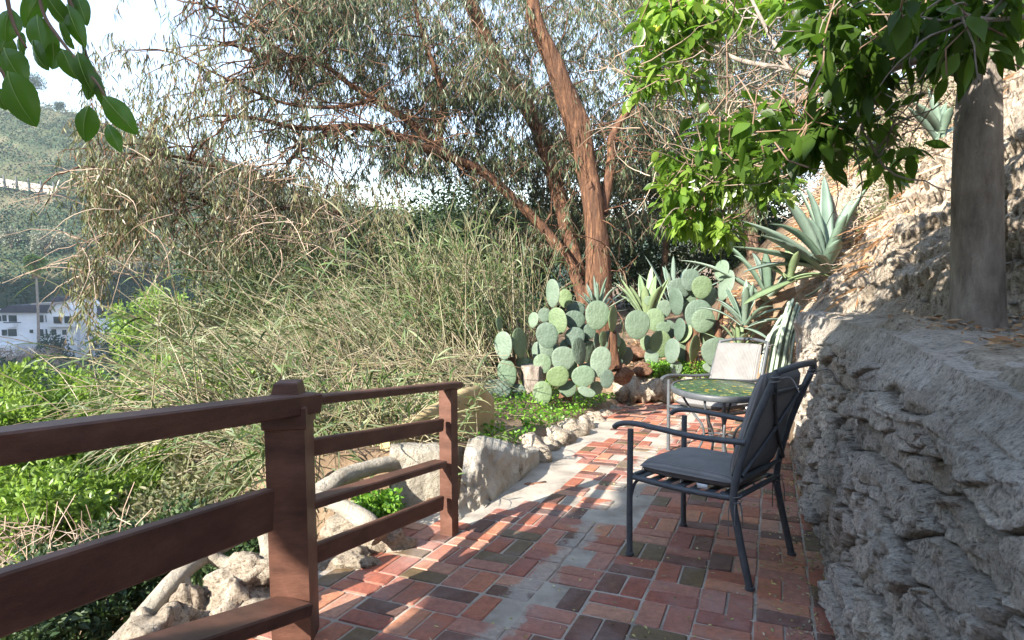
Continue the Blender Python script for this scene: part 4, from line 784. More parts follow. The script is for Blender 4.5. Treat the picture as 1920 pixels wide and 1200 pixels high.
b = Buf(); tubes(b, [np.linspace(at(1508, 558, 6.6), at(1690, 452, 7.3), 12)+rng.normal(size=(12, 3))*.006], .014, 6, caps=True); tag(b.build('dead_stick', M['cane']), 'straight pale dead stick lying up the slope at the end of the rock wall', 'stick')
for n, (x, y, w) in enumerate([(1602, 512, 30), (1632, 508, 24), (1572, 528, 34), (1596, 545, 40), (1618, 530, 24), (1652, 500, 26), (1556, 545, 24), (1660, 478, 20), (1640, 530, 30)]):
    Y = 6.3; p = at(x, y, Y); s_ = px2m(w, Y); b = rockmesh(Buf(), p, (s_*1.15, s_, s_*1.0), n+200, .25, n)
    tag(b.build('round_stone', M['stone']), ['smooth dark round stone on the slope', 'tallest round stone on the slope', 'flat dark round stone left of the others on the slope', 'widest pale stone low among the slope stones', 'small grey stone in the middle of the slope stones', 'upper right grey stone of the slope stones', 'lowest left stone of the slope stones, near the stick', 'small topmost stone of the slope stones', 'grey stone at the right edge of the slope stones'][n]+', beside the pale stick', 'stone', 'round stones on the slope')

# ------------------------------------------------------------- ground cover and path litter
b = Buf(); X = rng.uniform(-2.5, 3.5, 26000); Y = rng.uniform(4.1, 8.4, 26000); c = X-.43*Y; ok = (c > -3.5) & (c < -2.12); X, Y, c = X[ok], Y[ok], c[ok]; dd = fbm(p3(X*1.6, Y*1.6, 2), 3); ok = dd+.35*(Y-4.9) > .0; X, Y = X[ok], Y[ok]; n = len(X)
blades(b, np.stack([X, Y, T(X, Y)+.01+rng.random(n)*.07], 1), nz(rng.normal(size=(n, 3))*[1, 1, .5]+[0, 0, .7]), rng.uniform(.02, .045, n), rng.uniform(.014, .026, n), (.4, 1, .6), droop=.1)
tag(b.build('ground_cover', M['cover'], smooth=False), 'low bright green succulent ground cover under the left cactus', 'ground cover', kind='stuff')
b = Buf(); O = pts_in([(1215, 680, 1345, 706, 8.4, 8.7, 420)]); bushy(b, O, .05, 9, .035, .022, shell=.6); tag(b.build('ground_cover', M['cover'], smooth=False), 'low bright green ground cover on the rubble wall in front of the right cactus', 'ground cover', kind='stuff')
b = Buf(); O = pts_in([(672, 930, 745, 985, 3.3, 3.9, 160)]); bushy(b, O, .05, 14, .03, .02, shell=.6); tag(b.build('ground_cover', M['cover'], smooth=False), 'green and yellow ground cover left of the squat pillar behind the railing', 'ground cover', kind='stuff')
b = Buf(); n = 1500; Y = rng.uniform(1.6, 5.5, n)**1.0; c = .30-np.abs(rng.normal(size=n))*.16; c = np.where(rng.random(n) < .3, rng.uniform(-1.3, .3, n), c); X = c+.43*Y
blades(b, np.stack([X, Y, zp(Y)+.021+rng.random(n)*.004], 1), nz(rng.normal(size=(n, 3))*[1, 1, .12]), rng.uniform(.008, .026, n), rng.uniform(.004, .010, n), (.3, 1, .2), droop=0, side=None)
tag(b.build('petal_litter', M['litter'], smooth=False), 'small fallen petals and yellow leaves scattered along the foot of the rock wall', 'leaf litter', kind='stuff')
def oneleaf(p, d, l, w, mat, name, label):
    b = Buf(); blades(b, [p], [d], l, w, (.1, .7, 1, .9, .5, .05), droop=-.15, side=np.array([nz(np.cross(d, [0, 0, 1.]))]), fold=.5); return tag(b.build(name, M[mat]), label, 'leaf')
M['yellow'] = solid('yellow_leaf', [(.62, .36, .03), (.75, .48, .05)], 20, .5, 0)
p = G(665, 1046); oneleaf(p+[0, 0, .035], (.55, -.5, -.1), .13, .05, 'yellow', 'fallen_leaf', 'bright yellow fallen leaf on the brick edge under the railing')
p = G(1497, 925); oneleaf(p+[0, 0, .03], (.5, .3, .1), .09, .05, 'yellow', 'fallen_leaf', 'yellow fallen leaf at the foot of the rock wall beside the near chair')
M['rust'] = solid('rusty_metal', [(.16, .07, .04), (.25, .12, .07)], 30, .8, .3)
p = G(992, 911); b = Buf(); disc_ = rockmesh(b, p+[0, 0, .015], (.075, .06, .012), 5, .05); box(b, p+[.07, .03, .012], (.12, .018, .008), rotz(.4)); tag(b.build('drain_key', M['rust']), 'small rusty round metal piece with a handle set in the cement beside the bed', 'metal fitting')

# ------------------------------------------------------------- giant reeds
def reeds(label, origins, n, l, lean, amt, leafL, nl, lw=1.0, thin=.0075, lf0=.15):
    O = origins(n); N = len(O); root = thing('reed_clump', label, 'reeds', O.mean(0), 'giant reed clumps on the canyon edge')
    L_ = l*rng.uniform(.55, 1.15, N); d = nz(np.array(lean)+rng.normal(size=(N, 3))*amt); d[:, 2] = np.abs(d[:, 2]); st = 10; Q = np.zeros((N, st, 3)); Q[:, 0] = O
    bend = rng.uniform(.03, .16, N)
    for j in range(1, st): d = nz(d+np.array([0, 0, -1.])*bend[:, None]+rng.normal(size=(N, 3))*.035); Q[:, j] = Q[:, j-1]+d*(L_/st)[:, None]
    b = Buf(); tubes(b, Q, np.linspace(1, .3, st)*thin, 4); under(b.build('cane', M['cane']), root)
    b = Buf(); t = rng.uniform(lf0, 1, (N, nl))**.8; i = np.minimum((t*(st-1)).astype(int), st-2); f = (t*(st-1)-i)[..., None]; ar = np.arange(N)[:, None]
    P = (Q[ar, i]*(1-f)+Q[ar, i+1]*f).reshape(-1, 3); D = nz(nz(Q[ar, i+1]-Q[ar, i]).reshape(-1, 3)*.8+rng.normal(size=(N*nl, 3))*.55)
    m = len(P); blades(b, P, D, leafL*rng.uniform(.5, 1.3, m), lw*rng.uniform(.008, .019, m), (.5, 1, .85, .55, .06), droop=rng.uniform(.1, .75, m))
    under(b.build('leaf', M['reedleaf'], smooth=False), root)
def along(x0, y0, Y0, x1, y1, Y1, s=.3):
    def f(n):
        t = rng.random(n); A, B = at(x0, y0, Y0), at(x1, y1, Y1); P = A+(B-A)*t[:, None]+rng.normal(size=(n, 3))*[s, s, .08]; return P
    return f
reeds('upright reed clump with mixed green and tan canes just left of the eucalyptus trunk', along(800, 700, 8.2, 960, 700, 10, .35), 260, 2.6, (-.15, 0, 1), .2, .38, 9, lw=1.4)
reeds('tall leaning reeds behind the left cactus', along(880, 690, 7.8, 1000, 680, 9.5, .3), 170, 2.2, (-.25, 0, 1), .18, .30, 8, lw=1.2)
reeds('broad reed clump leaning left above the railing end', along(700, 760, 6.6, 900, 730, 7.6, .35), 330, 2.1, (-.75, .1, .8), .3, .26, 8, lw=1.0)
reeds('long arching canes reaching left over the canyon', along(560, 760, 6.4, 800, 720, 8.5, .4), 200, 2.7, (-1, .0, .72), .26, .28, 8, lw=1.1)
reeds('dense low reeds behind the thick railing post', along(430, 800, 5.4, 640, 790, 6.2, .35), 330, 1.5, (-.7, .1, .7), .4, .2, 8)
reeds('low tangled reeds spreading toward the white house', along(260, 790, 6.5, 480, 760, 8, .4), 150, 1.5, (-.9, 0, .5), .36, .22, 8)
reeds('far reed bank rising below the eucalyptus boughs', along(480, 660, 10.5, 900, 600, 12.5, .9), 240, 2.3, (-.45, 0, 1), .34, .34, 9, thin=.008)
reeds('dry reed canes seen through the gaps of the railing', along(560, 930, 4.2, 800, 880, 4.7, .25), 300, 1.0, (-.35, 0, .9), .35, .2, 12, thin=.005)
b = Buf(); O = pts_in([(430, 660, 900, 790, 5.6, 9, 1500), (560, 780, 800, 900, 4.1, 5.2, 1100), (380, 780, 600, 1000, 4.2, 6, 900), (560, 520, 900, 640, 9, 13, 700)]); n = len(O)
d = nz(rng.normal(size=(n, 3))*[1, .5, .5]+[-.5, 0, .1]); Q = O[:, None]+d[:, None]*(rng.uniform(.15, .5, n)[:, None, None])*np.linspace(-1, 1, 4)[None, :, None]; Q += rng.normal(size=Q.shape)*.012; tubes(b, Q, .0035, 3)
tag(b.build('dead_reed_litter', M['cane']), 'mat of dead broken reed stalks filling the space between the reed clumps', 'dead reeds', kind='stuff')

# ------------------------------------------------------------- green shrubs below the railing
def shrub(label, lumps, mat, LL, LW, n, stems=14, name='shrub'):
    if lumps[0][1] == 740: lumps = [(x, y+38, Y, r) for x, y, Y, r in lumps]
    base = np.mean([at(x, y, Y) for x, y, Y, r in lumps], 0); base[2] = min(at(x, y, Y)[2] for x, y, Y, r in lumps)-1.0; root = thing(name, label, 'shrub', base)
    C = np.array([at(x, y, Y) for x, y, Y, r in lumps]); b = Buf()
    for c in C: tubes(b, [smoothpath([base, (base+c)/2+rng.normal(size=3)*.15, c], 10)], np.linspace(.025, .006, 10), 5)
    under(b.build('stem', M['twig']), root); k = 8; rad = np.array([r for *_, r in lumps]); d = nz(rng.normal(size=(len(C), k, 3)))*rng.random((len(C), k, 1))**.35
    C2 = (C[:, None]+d*rad[:, None, None]).reshape(-1, 3); r2 = np.repeat(rad, k)*rng.uniform(.25, .5, len(C)*k); b = Buf(); bushy(b, C2, r2, n, LL, LW, (.3, 1, .9, .1), fold=.25, shell=.5)
    under(b.build('foliage', M[mat], smooth=False), root); return root
shrub('bright lime-green leafy shrub filling the canyon edge at the lower left', [(x, y, Y, .42) for x, y, Y in [(20, 740, 6.5), (70, 715, 7), (130, 730, 6.8), (200, 745, 6.6), (20, 800, 6), (90, 790, 6.2), (160, 800, 6.2), (240, 790, 6.4), (300, 760, 6.8), (40, 860, 5.4), (120, 870, 5.4), (200, 860, 5.6), (290, 840, 5.8), (360, 820, 6.2)]], 'shrub', .075, .034, 150)
shrub('yellow-green leafy shrub growing up through the reeds left of the thick post', [(x, y, Y, .34) for x, y, Y in [(300, 720, 6.6), (360, 740, 6.3), (420, 760, 6.0), (470, 740, 6.2), (340, 790, 5.8), (410, 800, 5.6), (520, 770, 5.9)]], 'shrub', .07, .03, 70)
shrub('fresh green lower shrub seen between the left railing planks', [(x, y, Y, .33) for x, y, Y in [(20, 930, 4.6), (80, 960, 4.5), (150, 930, 4.8), (220, 910, 5), (290, 900, 5.2), (210, 960, 4.6), (30, 1010, 4.2), (120, 1000, 4.3)]], 'shrub', .06, .028, 150)
shrub('dusty olive shrub with bare twigs left of the thick railing post', [(x, y, Y, .36) for x, y, Y in [(330, 960, 4.6), (390, 900, 5), (450, 860, 5.2), (480, 920, 4.6), (420, 960, 4.4), (360, 1010, 4.0), (470, 980, 4.0)]], 'scrub', .06, .02, 130)
shrub('dark green low plants under the left railing planks', [(x, y, Y, .28) for x, y, Y in [(60, 1180, 2.9), (140, 1140, 3.0), (200, 1170, 2.9), (240, 1110, 3.1), (300, 1060, 3.3), (110, 1200, 2.7), (360, 1060, 3.2), (420, 1050, 3.2), (20, 1200, 2.8), (180, 1080, 3.5), (90, 1090, 3.6), (250, 1040, 3.7)]], 'dark', .04, .02, 210)
shrub('pale bare-twigged shrub lower left behind the railing planks', [(x, y, Y, .4) for x, y, Y in [(10, 1000, 5.0), (70, 1040, 4.6), (150, 1050, 4.6), (240, 1000, 5), (180, 1010, 5), (330, 1000, 4.9)]], 'scrub', .05, .018, 90)
b = Buf(); O = pts_in([(0, 980, 420, 1130, 3.2, 5.0, 500)]); n = len(O); d = nz(rng.normal(size=(n, 3))+[0, 0, .5]); Q = O[:, None]+d[:, None]*rng.uniform(.08, .25, n)[:, None, None]*np.linspace(-1, 1, 4)[None, :, None]; Q += rng.normal(size=Q.shape)*.012; tubes(b, Q, .0035, 3)
tag(b.build('bare_twigs', M['brush']), 'tangle of thin bare twigs between the shrubs under the left railing', 'twigs', kind='stuff')

# ------------------------------------------------------------- citrus tree over the wall on the right
cb = at(1832, 636, 3.2); ci = thing('citrus_tree', 'citrus tree with thick grey-brown trunk on the rock wall and glossy bright green leaves', 'tree', cb)
b = Buf(); C_T = [([(1832, 668, 3.2), (1832, 640, 3.2), (1832, 600, 3.2), (1833, 480, 3.2), (1833, 350, 3.2), (1835, 220, 3.2), (1838, 130, 3.2), (1845, 60, 3.22), (1860, -60, 3.3)], [196, 150, 118, 106, 98, 90, 82, 58, 44])]
limbs(b, C_T, 40, .05); under(b.build('trunk', M['palebark']), ci)
C_L = [([(1838, 150, 3.2), (1800, 100, 3.15), (1750, 88, 3.1), (1690, 105, 3.1), (1630, 130, 3.15), (1570, 150, 3.3), (1480, 130, 3.6), (1380, 110, 4.0), (1300, 60, 4.2)], [46, 40, 30, 24, 20, 16, 12, 8, 4]),
       ([(1840, 130, 3.2), (1790, 130, 3.3), (1720, 110, 3.4), (1640, 140, 3.6), (1560, 165, 3.8), (1470, 200, 4.1), (1400, 250, 4.3), (1340, 330, 4.5), (1290, 400, 4.6)], [40, 32, 26, 20, 16, 14, 11, 8, 4]),
       ([(1800, -30, 2.6), (1790, 10, 2.65), (1770, 45, 2.75), (1700, 70, 2.9), (1620, 85, 3.0), (1560, 60, 3.1)], [14, 13, 12, 10, 8, 5]),
       ([(1840, 60, 3.2), (1760, -20, 3.0), (1650, -80, 2.8)], [34, 26, 18]), ([(1920, 32, 2.4), (1850, 36, 2.4), (1800, 20, 2.5), (1795, -20, 2.6)], [12, 10, 9, 8]),
       ([(1600, 140, 3.2), (1610, 220, 3.1), (1650, 300, 3.0)], [10, 7, 4]), ([(1480, 130, 3.6), (1440, 60, 3.8), (1400, -20, 4)], [10, 8, 5])]
b = Buf(); limbs(b, C_L, 12, .08); tw2 = sidetwigs(b, C_L, 16, .55, .007); under(b.build('branch', M['palebark']), ci)
b = Buf(); O = pts_in([(1200, 60, 1520, 330, 3.8, 5.2, 110), (1500, 100, 1760, 330, 3.2, 4.5, 60)]); n = len(O); st = 9; Q = np.zeros((n, st, 3)); Q[:, 0] = O; d = nz(rng.normal(size=(n, 3))*[1, .5, .45]+[-.5, 0, 0])
for j in range(1, st): d = nz(d+rng.normal(size=(n, 3))*.2); Q[:, j] = Q[:, j-1]+d*.07
tubes(b, Q, np.linspace(1, .3, st)*.005, 4); under(b.build('dead_twig', M['brush']), ci)
def citrus(regs, mat, LL, LW, n, rad=.11):
    O = pts_in(regs); b = Buf(); k = len(O)
    d = nz(rng.normal(size=(k, n, 3))); Q = (O[:, None]+d*rng.random((k, n, 1))*rad).reshape(-1, 3); D = nz(d.reshape(-1, 3)+rng.normal(size=Q.shape)*.5+[0, 0, -.55])
    m = len(Q); blades(b, Q, D, LL*rng.uniform(.6, 1.25, m), LW*rng.uniform(.75, 1.2, m), (.08, .55, .92, 1, .8, .4, .04), droop=rng.uniform(0, .3, m), fold=.28, side=nz(np.cross(D, rng.normal(size=(m, 3))*.5+[0, 0, 1.])))
    tw_ = Buf(); h = O+rng.normal(size=(k, 3))*.12+[0.05, 0, .12]; tubes(tw_, np.stack([h, (h+O)/2+rng.normal(size=(k, 3))*.02, O], 1), .004, 4)
    under(b.build('crown', M[mat]), ci); under(tw_.build('twig', M['twig']), ci)
citrus([(1200, -20, 1330, 80, 4.0, 4.8, 48), (1330, -20, 1480, 40, 3.9, 4.6, 18), (1190, 110, 1320, 170, 4.1, 4.8, 16), (1245, 275, 1330, 420, 4.4, 4.9, 40), (1320, 250, 1420, 370, 4.3, 4.9, 36), (1270, 400, 1400, 450, 4.4, 4.9, 12), (1400, 330, 1480, 360, 4.2, 4.6, 6), (1560, 250, 1700, 330, 3.5, 4, 6)], 'citruslit', .11, .05, 13)
citrus([(1510, -20, 1700, 90, 2.7, 3.4, 34), (1520, 80, 1640, 150, 2.7, 3.3, 15), (1400, 190, 1560, 260, 3.0, 3.6, 20), (1450, 230, 1600, 290, 2.9, 3.5, 16), (1310, 210, 1420, 280, 3.4, 4, 10), (1600, 220, 1710, 290, 2.9, 3.4, 6), (1690, -20, 1920, 40, 2.3, 2.9, 20), (1720, 50, 1880, 110, 2.5, 2.9, 8), (1340, 270, 1450, 310, 3.3, 3.8, 7)], 'citrus', .115, .058, 8, .12)
O = np.stack([rng.uniform(1.0, 3.4, 70), rng.uniform(1.6, 3.6, 70), rng.uniform(2.6, 3.7, 70)], 1); O = O[fbm(O*.8, 2) > -.05]   # crown above the picture: dapples trunk and slope
b = Buf(); bushy(b, O, .2, 16, .115, .058, (.1, .9, 1, .5, .05), shell=.8, lean=(0, 0, -.4)); under(b.build('crown', M['citrus']), ci)
b = Buf()
for x, y, Y in ((1243, 73, 4.2), (1252, 70, 4.2), (1311, 350, 4.4), (1400, 350, 4.3), (1615, 75, 2.8), (1270, 62, 4.2), (1382, 318, 4.3), (1300, 345, 4.4), (1560, 190, 3)):
    p = at(x, y, Y-.1)
    for k in range(3): blades(b, np.repeat([p+rng.normal(size=3)*.02], 5, 0), rng.normal(size=(5, 3)), .024, .010, (.4, 1, .3), droop=0)
under(b.build('blossom', M['flower']), ci)
M['fruit'] = solid('green_fruit', [(.10, .24, .02), (.16, .32, .03)], 9, .35, .2); M['fruity'] = solid('yellow_fruit', [(.30, .36, .04), (.4, .42, .05)], 9, .35, .2)
for x, y, Y, r, m in ((1296, 4, 4.0, .032, 'fruit'), (1232, 52, 4.1, .028, 'fruity'), (1340, 285, 3.5, .035, 'fruit')):
    under(rockmesh(Buf(), at(x, y, Y), (r*1.9, r*1.9, r*2.3), int(x), .04).build('fruit', M[m]), ci)
# soil, grit on the terrace around the trunk
b = Buf()
for k in range(420):
    Y = random.uniform(2.2, 4.4); X = ctop(Y)+.43*Y+random.uniform(.25, 1.0); s_ = random.uniform(.008, .03); V, F = sphere(6, 8); b.add(V*s_*np.array([1, 1, .6])+np.array([X, Y, float(T(X, Y))+.005]), F)
tag(b.build('gravel', M['stone']), 'loose grit and small stones on top of the wall around the citrus trunk', 'gravel', kind='stuff')
b = Buf(); n = 900; Y = rng.uniform(1.9, 4.6, n); X = ctop(Y)+.43*Y+rng.uniform(.15, 1.0, n); blades(b, np.stack([X, Y, T(X, Y)+.012], 1), nz(rng.normal(size=(n, 3))*[1, 1, .2]), rng.uniform(.02, .07, n), rng.uniform(.008, .02, n), (.3, 1, .2), droop=.05)
tag(b.build('terrace_litter', M['straw'], smooth=False), 'dry leaves on top of the wall around the citrus trunk', 'leaf litter', kind='stuff')

# ------------------------------------------------------------- near leafy branch, upper left
M['near'] = leafmat('glossy_broad_leaf', [(.035, .10, .015), (.06, .16, .02), (.11, .24, .025), (.05, .13, .03)], .4, .33, 6, .5)
nb = thing('leafy_branch', 'broad glossy green leaves on a twig hanging into the upper left corner', 'branch', at(90, -60, 1.1))
b = Buf()
for pts in ([(60, -80, 1.1), (80, 20, 1.08), (110, 70, 1.05), (150, 120, 1.02), (185, 160, 1.0), (205, 200, 1.0)], [(95, -80, 1.1), (130, 0, 1.1), (150, 60, 1.1), (165, 110, 1.1), (190, 150, 1.1)], [(5, -60, .95), (18, 20, .95), (32, 60, .95), (50, 90, .95)], [(-40, 100, .9), (0, 130, .9), (10, 150, .9)]):
    b = tubes(Buf(), [smoothpath([at(*p) for p in pts], 30)], np.linspace(.0035, .0015, 30), 6); under(b.build('twig', M['twig']), nb)
def nleaf(x, y, ang, L_, W, Y, tilt=0):
    c = at(x, y, Y); s_ = Y/FPX; L_ *= s_; W *= s_; a = R(ang); k = 15; t = np.linspace(0, 1, k); prof = np.sin(np.clip(t*1.0, 0, 1)*pi)**.72*(1-.25*t)+.01; prof = prof/prof.max(); prof[-1] = .01
    d = np.array([sin(a), .15*sin(x), -cos(a)]); d = nz(d); s0 = nz(np.cross(d, [0, 1., 0])); n0 = np.cross(s0, d); ct, sn = cos(tilt), sin(tilt); sd = s0*ct+n0*sn; up = np.cross(sd, d)
    C = c+d*((t-.5)*L_)[:, None]-up*(.12*L_*(t-.5)**2*4*(1 if x % 2 else -1))[:, None]; b = Buf(); rows = []
    for v in (-1, -.5, 0, .5, 1): rows.append(C+sd*(prof*v*W/2)[:, None]+up*(prof*W*.16*abs(v)+.0006*np.sin(t*40+v)*(abs(v) > .4))[:, None])
    b.add(np.stack(rows, 1), gridf(k, 5)); o = under(b.build('leaf', M['near']), nb)
    b = Buf(); tubes(b, [C-up*.0006], np.linspace(.0011, .0004, k), 5); under(b.build('midrib', M['rib']), nb)
M['rib'] = solid('leaf_rib', [(.18, .30, .06), (.22, .34, .08)], 9, .5, 0)
for q in ((12, 45, -10, 62, 44, .95, .2), (36, 80, 10, 46, 25, .95, -.3), (22, 122, 28, 76, 52, .92, .1), (32, 184, 22, 106, 66, .88, 0), (74, 62, 12, 82, 42, 1.06, .5), (68, 102, 30, 66, 36, 1.04, -.4), (101, 106, -8, 48, 32, 1.05, .3), (62, 14, -25, 80, 36, 1.1, .6), (108, 22, 35, 84, 34, 1.08, -.2), (128, 118, 20, 56, 34, 1.02, .4), (138, 44, 22, 84, 32, 1.08, .2),
          (155, 86, 12, 60, 22, 1.1, -.9), (154, 132, 18, 76, 36, 1.0, .1), (178, 150, 25, 66, 24, 1.02, .8), (158, 232, -14, 66, 47, .98, 0), (222, 214, 38, 86, 42, .97, .2), (212, 256, 28, 60, 26, .98, .4), (150, 10, 20, 70, 30, 1.12, .5), (2, 185, 10, 40, 30, .9, .3), (190, 175, 10, 50, 20, 1.02, 1.0), (96, 70, 15, 60, 24, 1.1, .7), (4, 90, -20, 56, 40, 1.0, .5), (118, 66, 30, 60, 30, 1.07, -.6), (165, 165, -5, 44, 24, 1.03, .2), (135, 5, 10, 50, 20, 1.12, 0)): nleaf(*q)

# ------------------------------------------------------------- far hillside, white house, palm
RX = [-4000, 0, 60, 130, 230, 330, 420, 520, 600, 700, 850, 1100, 1500, 3000]; RY = [120, 200, 196, 206, 246, 270, 302, 345, 372, 388, 402, 415, 420, 400]
def hz(X, Y):
    px = 960+FPX*X/Y; ry = np.interp(px, RX, RY); zr = CH+(500-ry)/FPX*265; t = (Y-138)/(265-138)
    z = np.where(t < 1, -19+(zr+19)*np.clip(t, -.2, 1)**1 if False else -19+(zr+19)*np.maximum(t, -.12), zr-(Y-265)*.5)
    q = p3(X/38, Y/38, 0); return z+(7*fbm(q, 4)+2.2*fbm(q*5, 3))*np.clip(t+.1, 0, 1)
U = np.linspace(-1.5, 1.5, 420); Yh = np.linspace(118, 330, 240); UU, YY2 = np.meshgrid(U, Yh, indexing='ij'); XX2 = UU*YY2
M['hill'] = solid('hill_soil', [(.028, .045, .02), (.065, .08, .035), (.16, .13, .08)], .06, .95, .8, 1.5, .6)
tag(Buf().add(p3(XX2, YY2, hz(XX2, YY2)), gridf(420, 240)).build('hills', M['hill']), kind='structure')
gx = np.linspace(-560, 0, 90); gy = np.linspace(-400, 150, 90); GX, GY = np.meshgrid(gx, gy, indexing='ij')
GZ = -35+197*np.exp(-((GX+240)**2+(GY+42)**2)/120.**2)*(1+.12*fbm(p3(GX/60, GY/60, 0), 4)); tag(Buf().add(p3(GX, GY, GZ), gridf(90, 90)).build('hill', M['hill']), kind='structure')  # unseen hill behind the viewpoint, added and shaped to shade the white house
def hbush(n, mat, name, label, size, regfn, LL=.55, nl=46):
    Y = rng.uniform(135, 268, n*3); px = rng.uniform(-250, 1250, n*3); X = (px-960)/FPX*Y; ok = regfn(px, Y, fbm(p3(X/22, Y/22, 3), 3)); X, Y = X[ok][:n], Y[ok][:n]; r = size*rng.uniform(.5, 1.5, len(X))
    b = Buf(); O = np.stack([X, Y, hz(X, Y)+r*.45], 1); bushy(b, O, r, nl, LL, LL*.8, (.6, 1, .6), shell=.4, sq=.8); tag(b.build(name, M[mat], smooth=False), label, 'bushes', kind='stuff')
M['hdark'] = leafmat('hill_dark_bush', [(.012, .04, .025), (.025, .07, .035), (.05, .10, .05)], 0, .8, .05); M['hmid'] = leafmat('hill_bush', [(.045, .09, .025), (.08, .14, .04), (.14, .17, .06)], 0, .8, .05); M['hpale'] = leafmat('hill_pale_bush', [(.20, .22, .16), (.30, .30, .22), (.14, .18, .11)], 0, .8, .05)
hbush(3000, 'hdark', 'hillside_thicket', 'dark green chaparral thickets covering the far canyon slope', 3.3, lambda p, Y, q: q+.0022*(p-200)*.3 > -.2)
hbush(700, 'hmid', 'hillside_brush', 'olive green brush scattered over the far canyon slope', 1.9, lambda p, Y, q: q < .12)
hbush(330, 'hpale', 'pale_brush', 'pale grey-green low brush in patches on the far canyon slope', 1.2, lambda p, Y, q: (q < -.1) & (p < 500))
def hillpt(px, py):
    u = (px-960)/FPX; Ys = np.linspace(130, 266, 400); zz = at(px, py, 1.)[2]; d = ray(px, py); X = d[0]/d[1]*Ys; z = CH+d[2]/d[1]*Ys; k = np.argmax(hz(X, Ys) >= z); k = k if k else 399; return np.array([X[k], Ys[k], hz(X[k], Ys[k])])
def farshrub(name, label, cat, px, py, rpx, hpx, mat, trunk=0, n=420):
    p = hillpt(px, py); r = px2m(rpx, p[1]); h = px2m(hpx, p[1]); root = thing(name, label, cat, p); b = Buf(); tubes(b, [[p-[0, 0, .5], p+[0, 0, h*(.6+trunk*.2)]]], r*.07, 6); under(b.build('trunk', M['twig']), root)
    k = 22; C = p+nz(rng.normal(size=(k, 3)))*np.array([r*.7, r*.7, h*.36])*rng.random((k, 1))**.4+[0, 0, h*(.5+trunk*.3)]; b = Buf(); bushy(b, C, r*.38, n//k*3, .42, .3, (.5, 1, .5), sq=.8); under(b.build('crown', M[mat], smooth=False), root)
farshrub('pine_tree', 'dark pine standing on the ridge at the upper left', 'tree', 66, 205, 24, 58, 'hdark', .8, 900)
farshrub('pine_tree', 'small dark tree on the ridge right of the ridge pine', 'tree', 112, 212, 12, 20, 'hdark', .4)
farshrub('pale_bush', 'large pale yellow-green bush on the slope above the palm', 'bush', 88, 480, 38, 58, 'hpale', 0, 900)
farshrub('pale_bush', 'pale feathery bush at the left edge above the palm', 'bush', 22, 465, 24, 40, 'hpale', 0, 500)
farshrub('cypress', 'dark rounded cypress on the far slope right of the hanging bough', 'tree', 366, 545, 15, 62, 'hmid', 0, 700)
farshrub('pale_bush', 'grey-white flowering bush patch on the far slope right of the hanging bough', 'bush', 245, 520, 44, 48, 'hpale', 0, 1000)
farshrub('ridge_tree', 'dark green tree on the ridge behind the hanging leaves', 'tree', 290, 290, 42, 60, 'hdark', .2, 900)
farshrub('ridge_tree', 'brown-green tree on the ridge right of the other ridge tree', 'tree', 385, 305, 34, 56, 'hmid', .2, 900)
# road wall high on the far slope
p0, p1 = hillpt(-30, 352), hillpt(108, 372); rw = thing('road_wall', 'pale concrete road wall with dark posts high on the far slope at the left edge', 'wall', p0)
part(beam(Buf(), p0+[0, -1, 2.2], p1+[0, -1, 2.2], .5, 2.6, .05), 'wall', M['stone'], rw)
for k in range(7): q = p0+(p1-p0)*(k/6)+[0, -1.5, 2.8]; part(box(Buf(), q, (.35, .3, 4.0), bev=.03), 'post', M['metal'], rw)
# white house across the canyon
HY = 131.; hs = thing('white_house', 'two-storey white stucco house with dark roofs across the canyon', 'house', at(90, 690, HY))
M['stucco'] = solid('white_stucco', [(.74, .74, .76), (.84, .84, .86)], .3, .9, 0); M['slate'] = solid('dark_roof', [(.05, .055, .07), (.09, .09, .11)], .8, .8, 0); M['glass'] = solid('window_glass', [(.03, .045, .05), (.08, .10, .09)], .5, .15, 0, spec=.8); M['tan'] = solid('tan_roof', [(.35, .30, .26), (.45, .40, .35)], .5, .9, 0)
def hb(x0, y0, x1, y1, dy, dep, nm, mat, par=None, Y=HY):
    a, c = at(x0, y1, Y), at(x1, y0, Y); o = box(Buf(), ((a[0]+c[0])/2, Y+dy+dep/2, (a[2]+c[2])/2), (c[0]-a[0], dep, c[2]-a[2]), bev=.0).build(nm, M[mat], smooth=False)
    return under(o, hs) if par is None else (setattr(o, 'parent', par) or o)
def prism(front, dep, nm, mat, dy=0):
    P = [at(x, y, HY) for x, y in front]; n = len(P); V = [p+np.array([0, dy, 0]) for p in P]+[p+np.array([0, dy+dep, 0]) for p in P]; b = Buf(); b.add(V, [list(range(n))[::-1]]); b.add(np.array(V), [list(range(n, 2*n))]); b.add(np.array(V), [[i, (i+1) % n, n+(i+1) % n, n+i] for i in range(n)]); return under(b.build(nm, M[mat], smooth=False), hs)
hb(-60, 585, 107, 700, 0, 11, 'wall', 'stucco'); hb(104, 588, 150, 700, -1.5, 11, 'wall', 'stucco'); hb(104, 588, 154, 611, -2.3, 1.0, 'bay', 'stucco'); hb(148, 600, 176, 690, -.5, 9, 'wall', 'stucco')
prism([(-60, 586), (109, 586), (109, 572), (22, 572), (-5, 584.5)], 9, 'roof', 'slate', -.6); prism([(102, 590), (104, 584), (120, 566), (134, 566), (156, 585), (156, 590)], 10, 'roof', 'stucco', -2.0); prism([(104, 583), (113, 566), (135, 565), (131, 567.5), (119, 568.5), (107, 585)], 10, 'roof', 'tan', -2.4)
prism([(48, 573), (95, 573), (88, 569), (52, 569)], 6, 'roof', 'tan', 1); hb(70, 559, 92, 570, 4, 5, 'dormer', 'slate'); prism([(152, 602), (174, 602), (172, 575), (160, 580)], 8, 'roof', 'slate', .3)
hb(173, 558, 184, 650, -2.0, 1.4, 'chimney', 'stucco'); prism([(172, 600), (186, 598), (200, 650), (186, 640), (172, 640)], 2, 'buttress', 'stucco', -1.6)
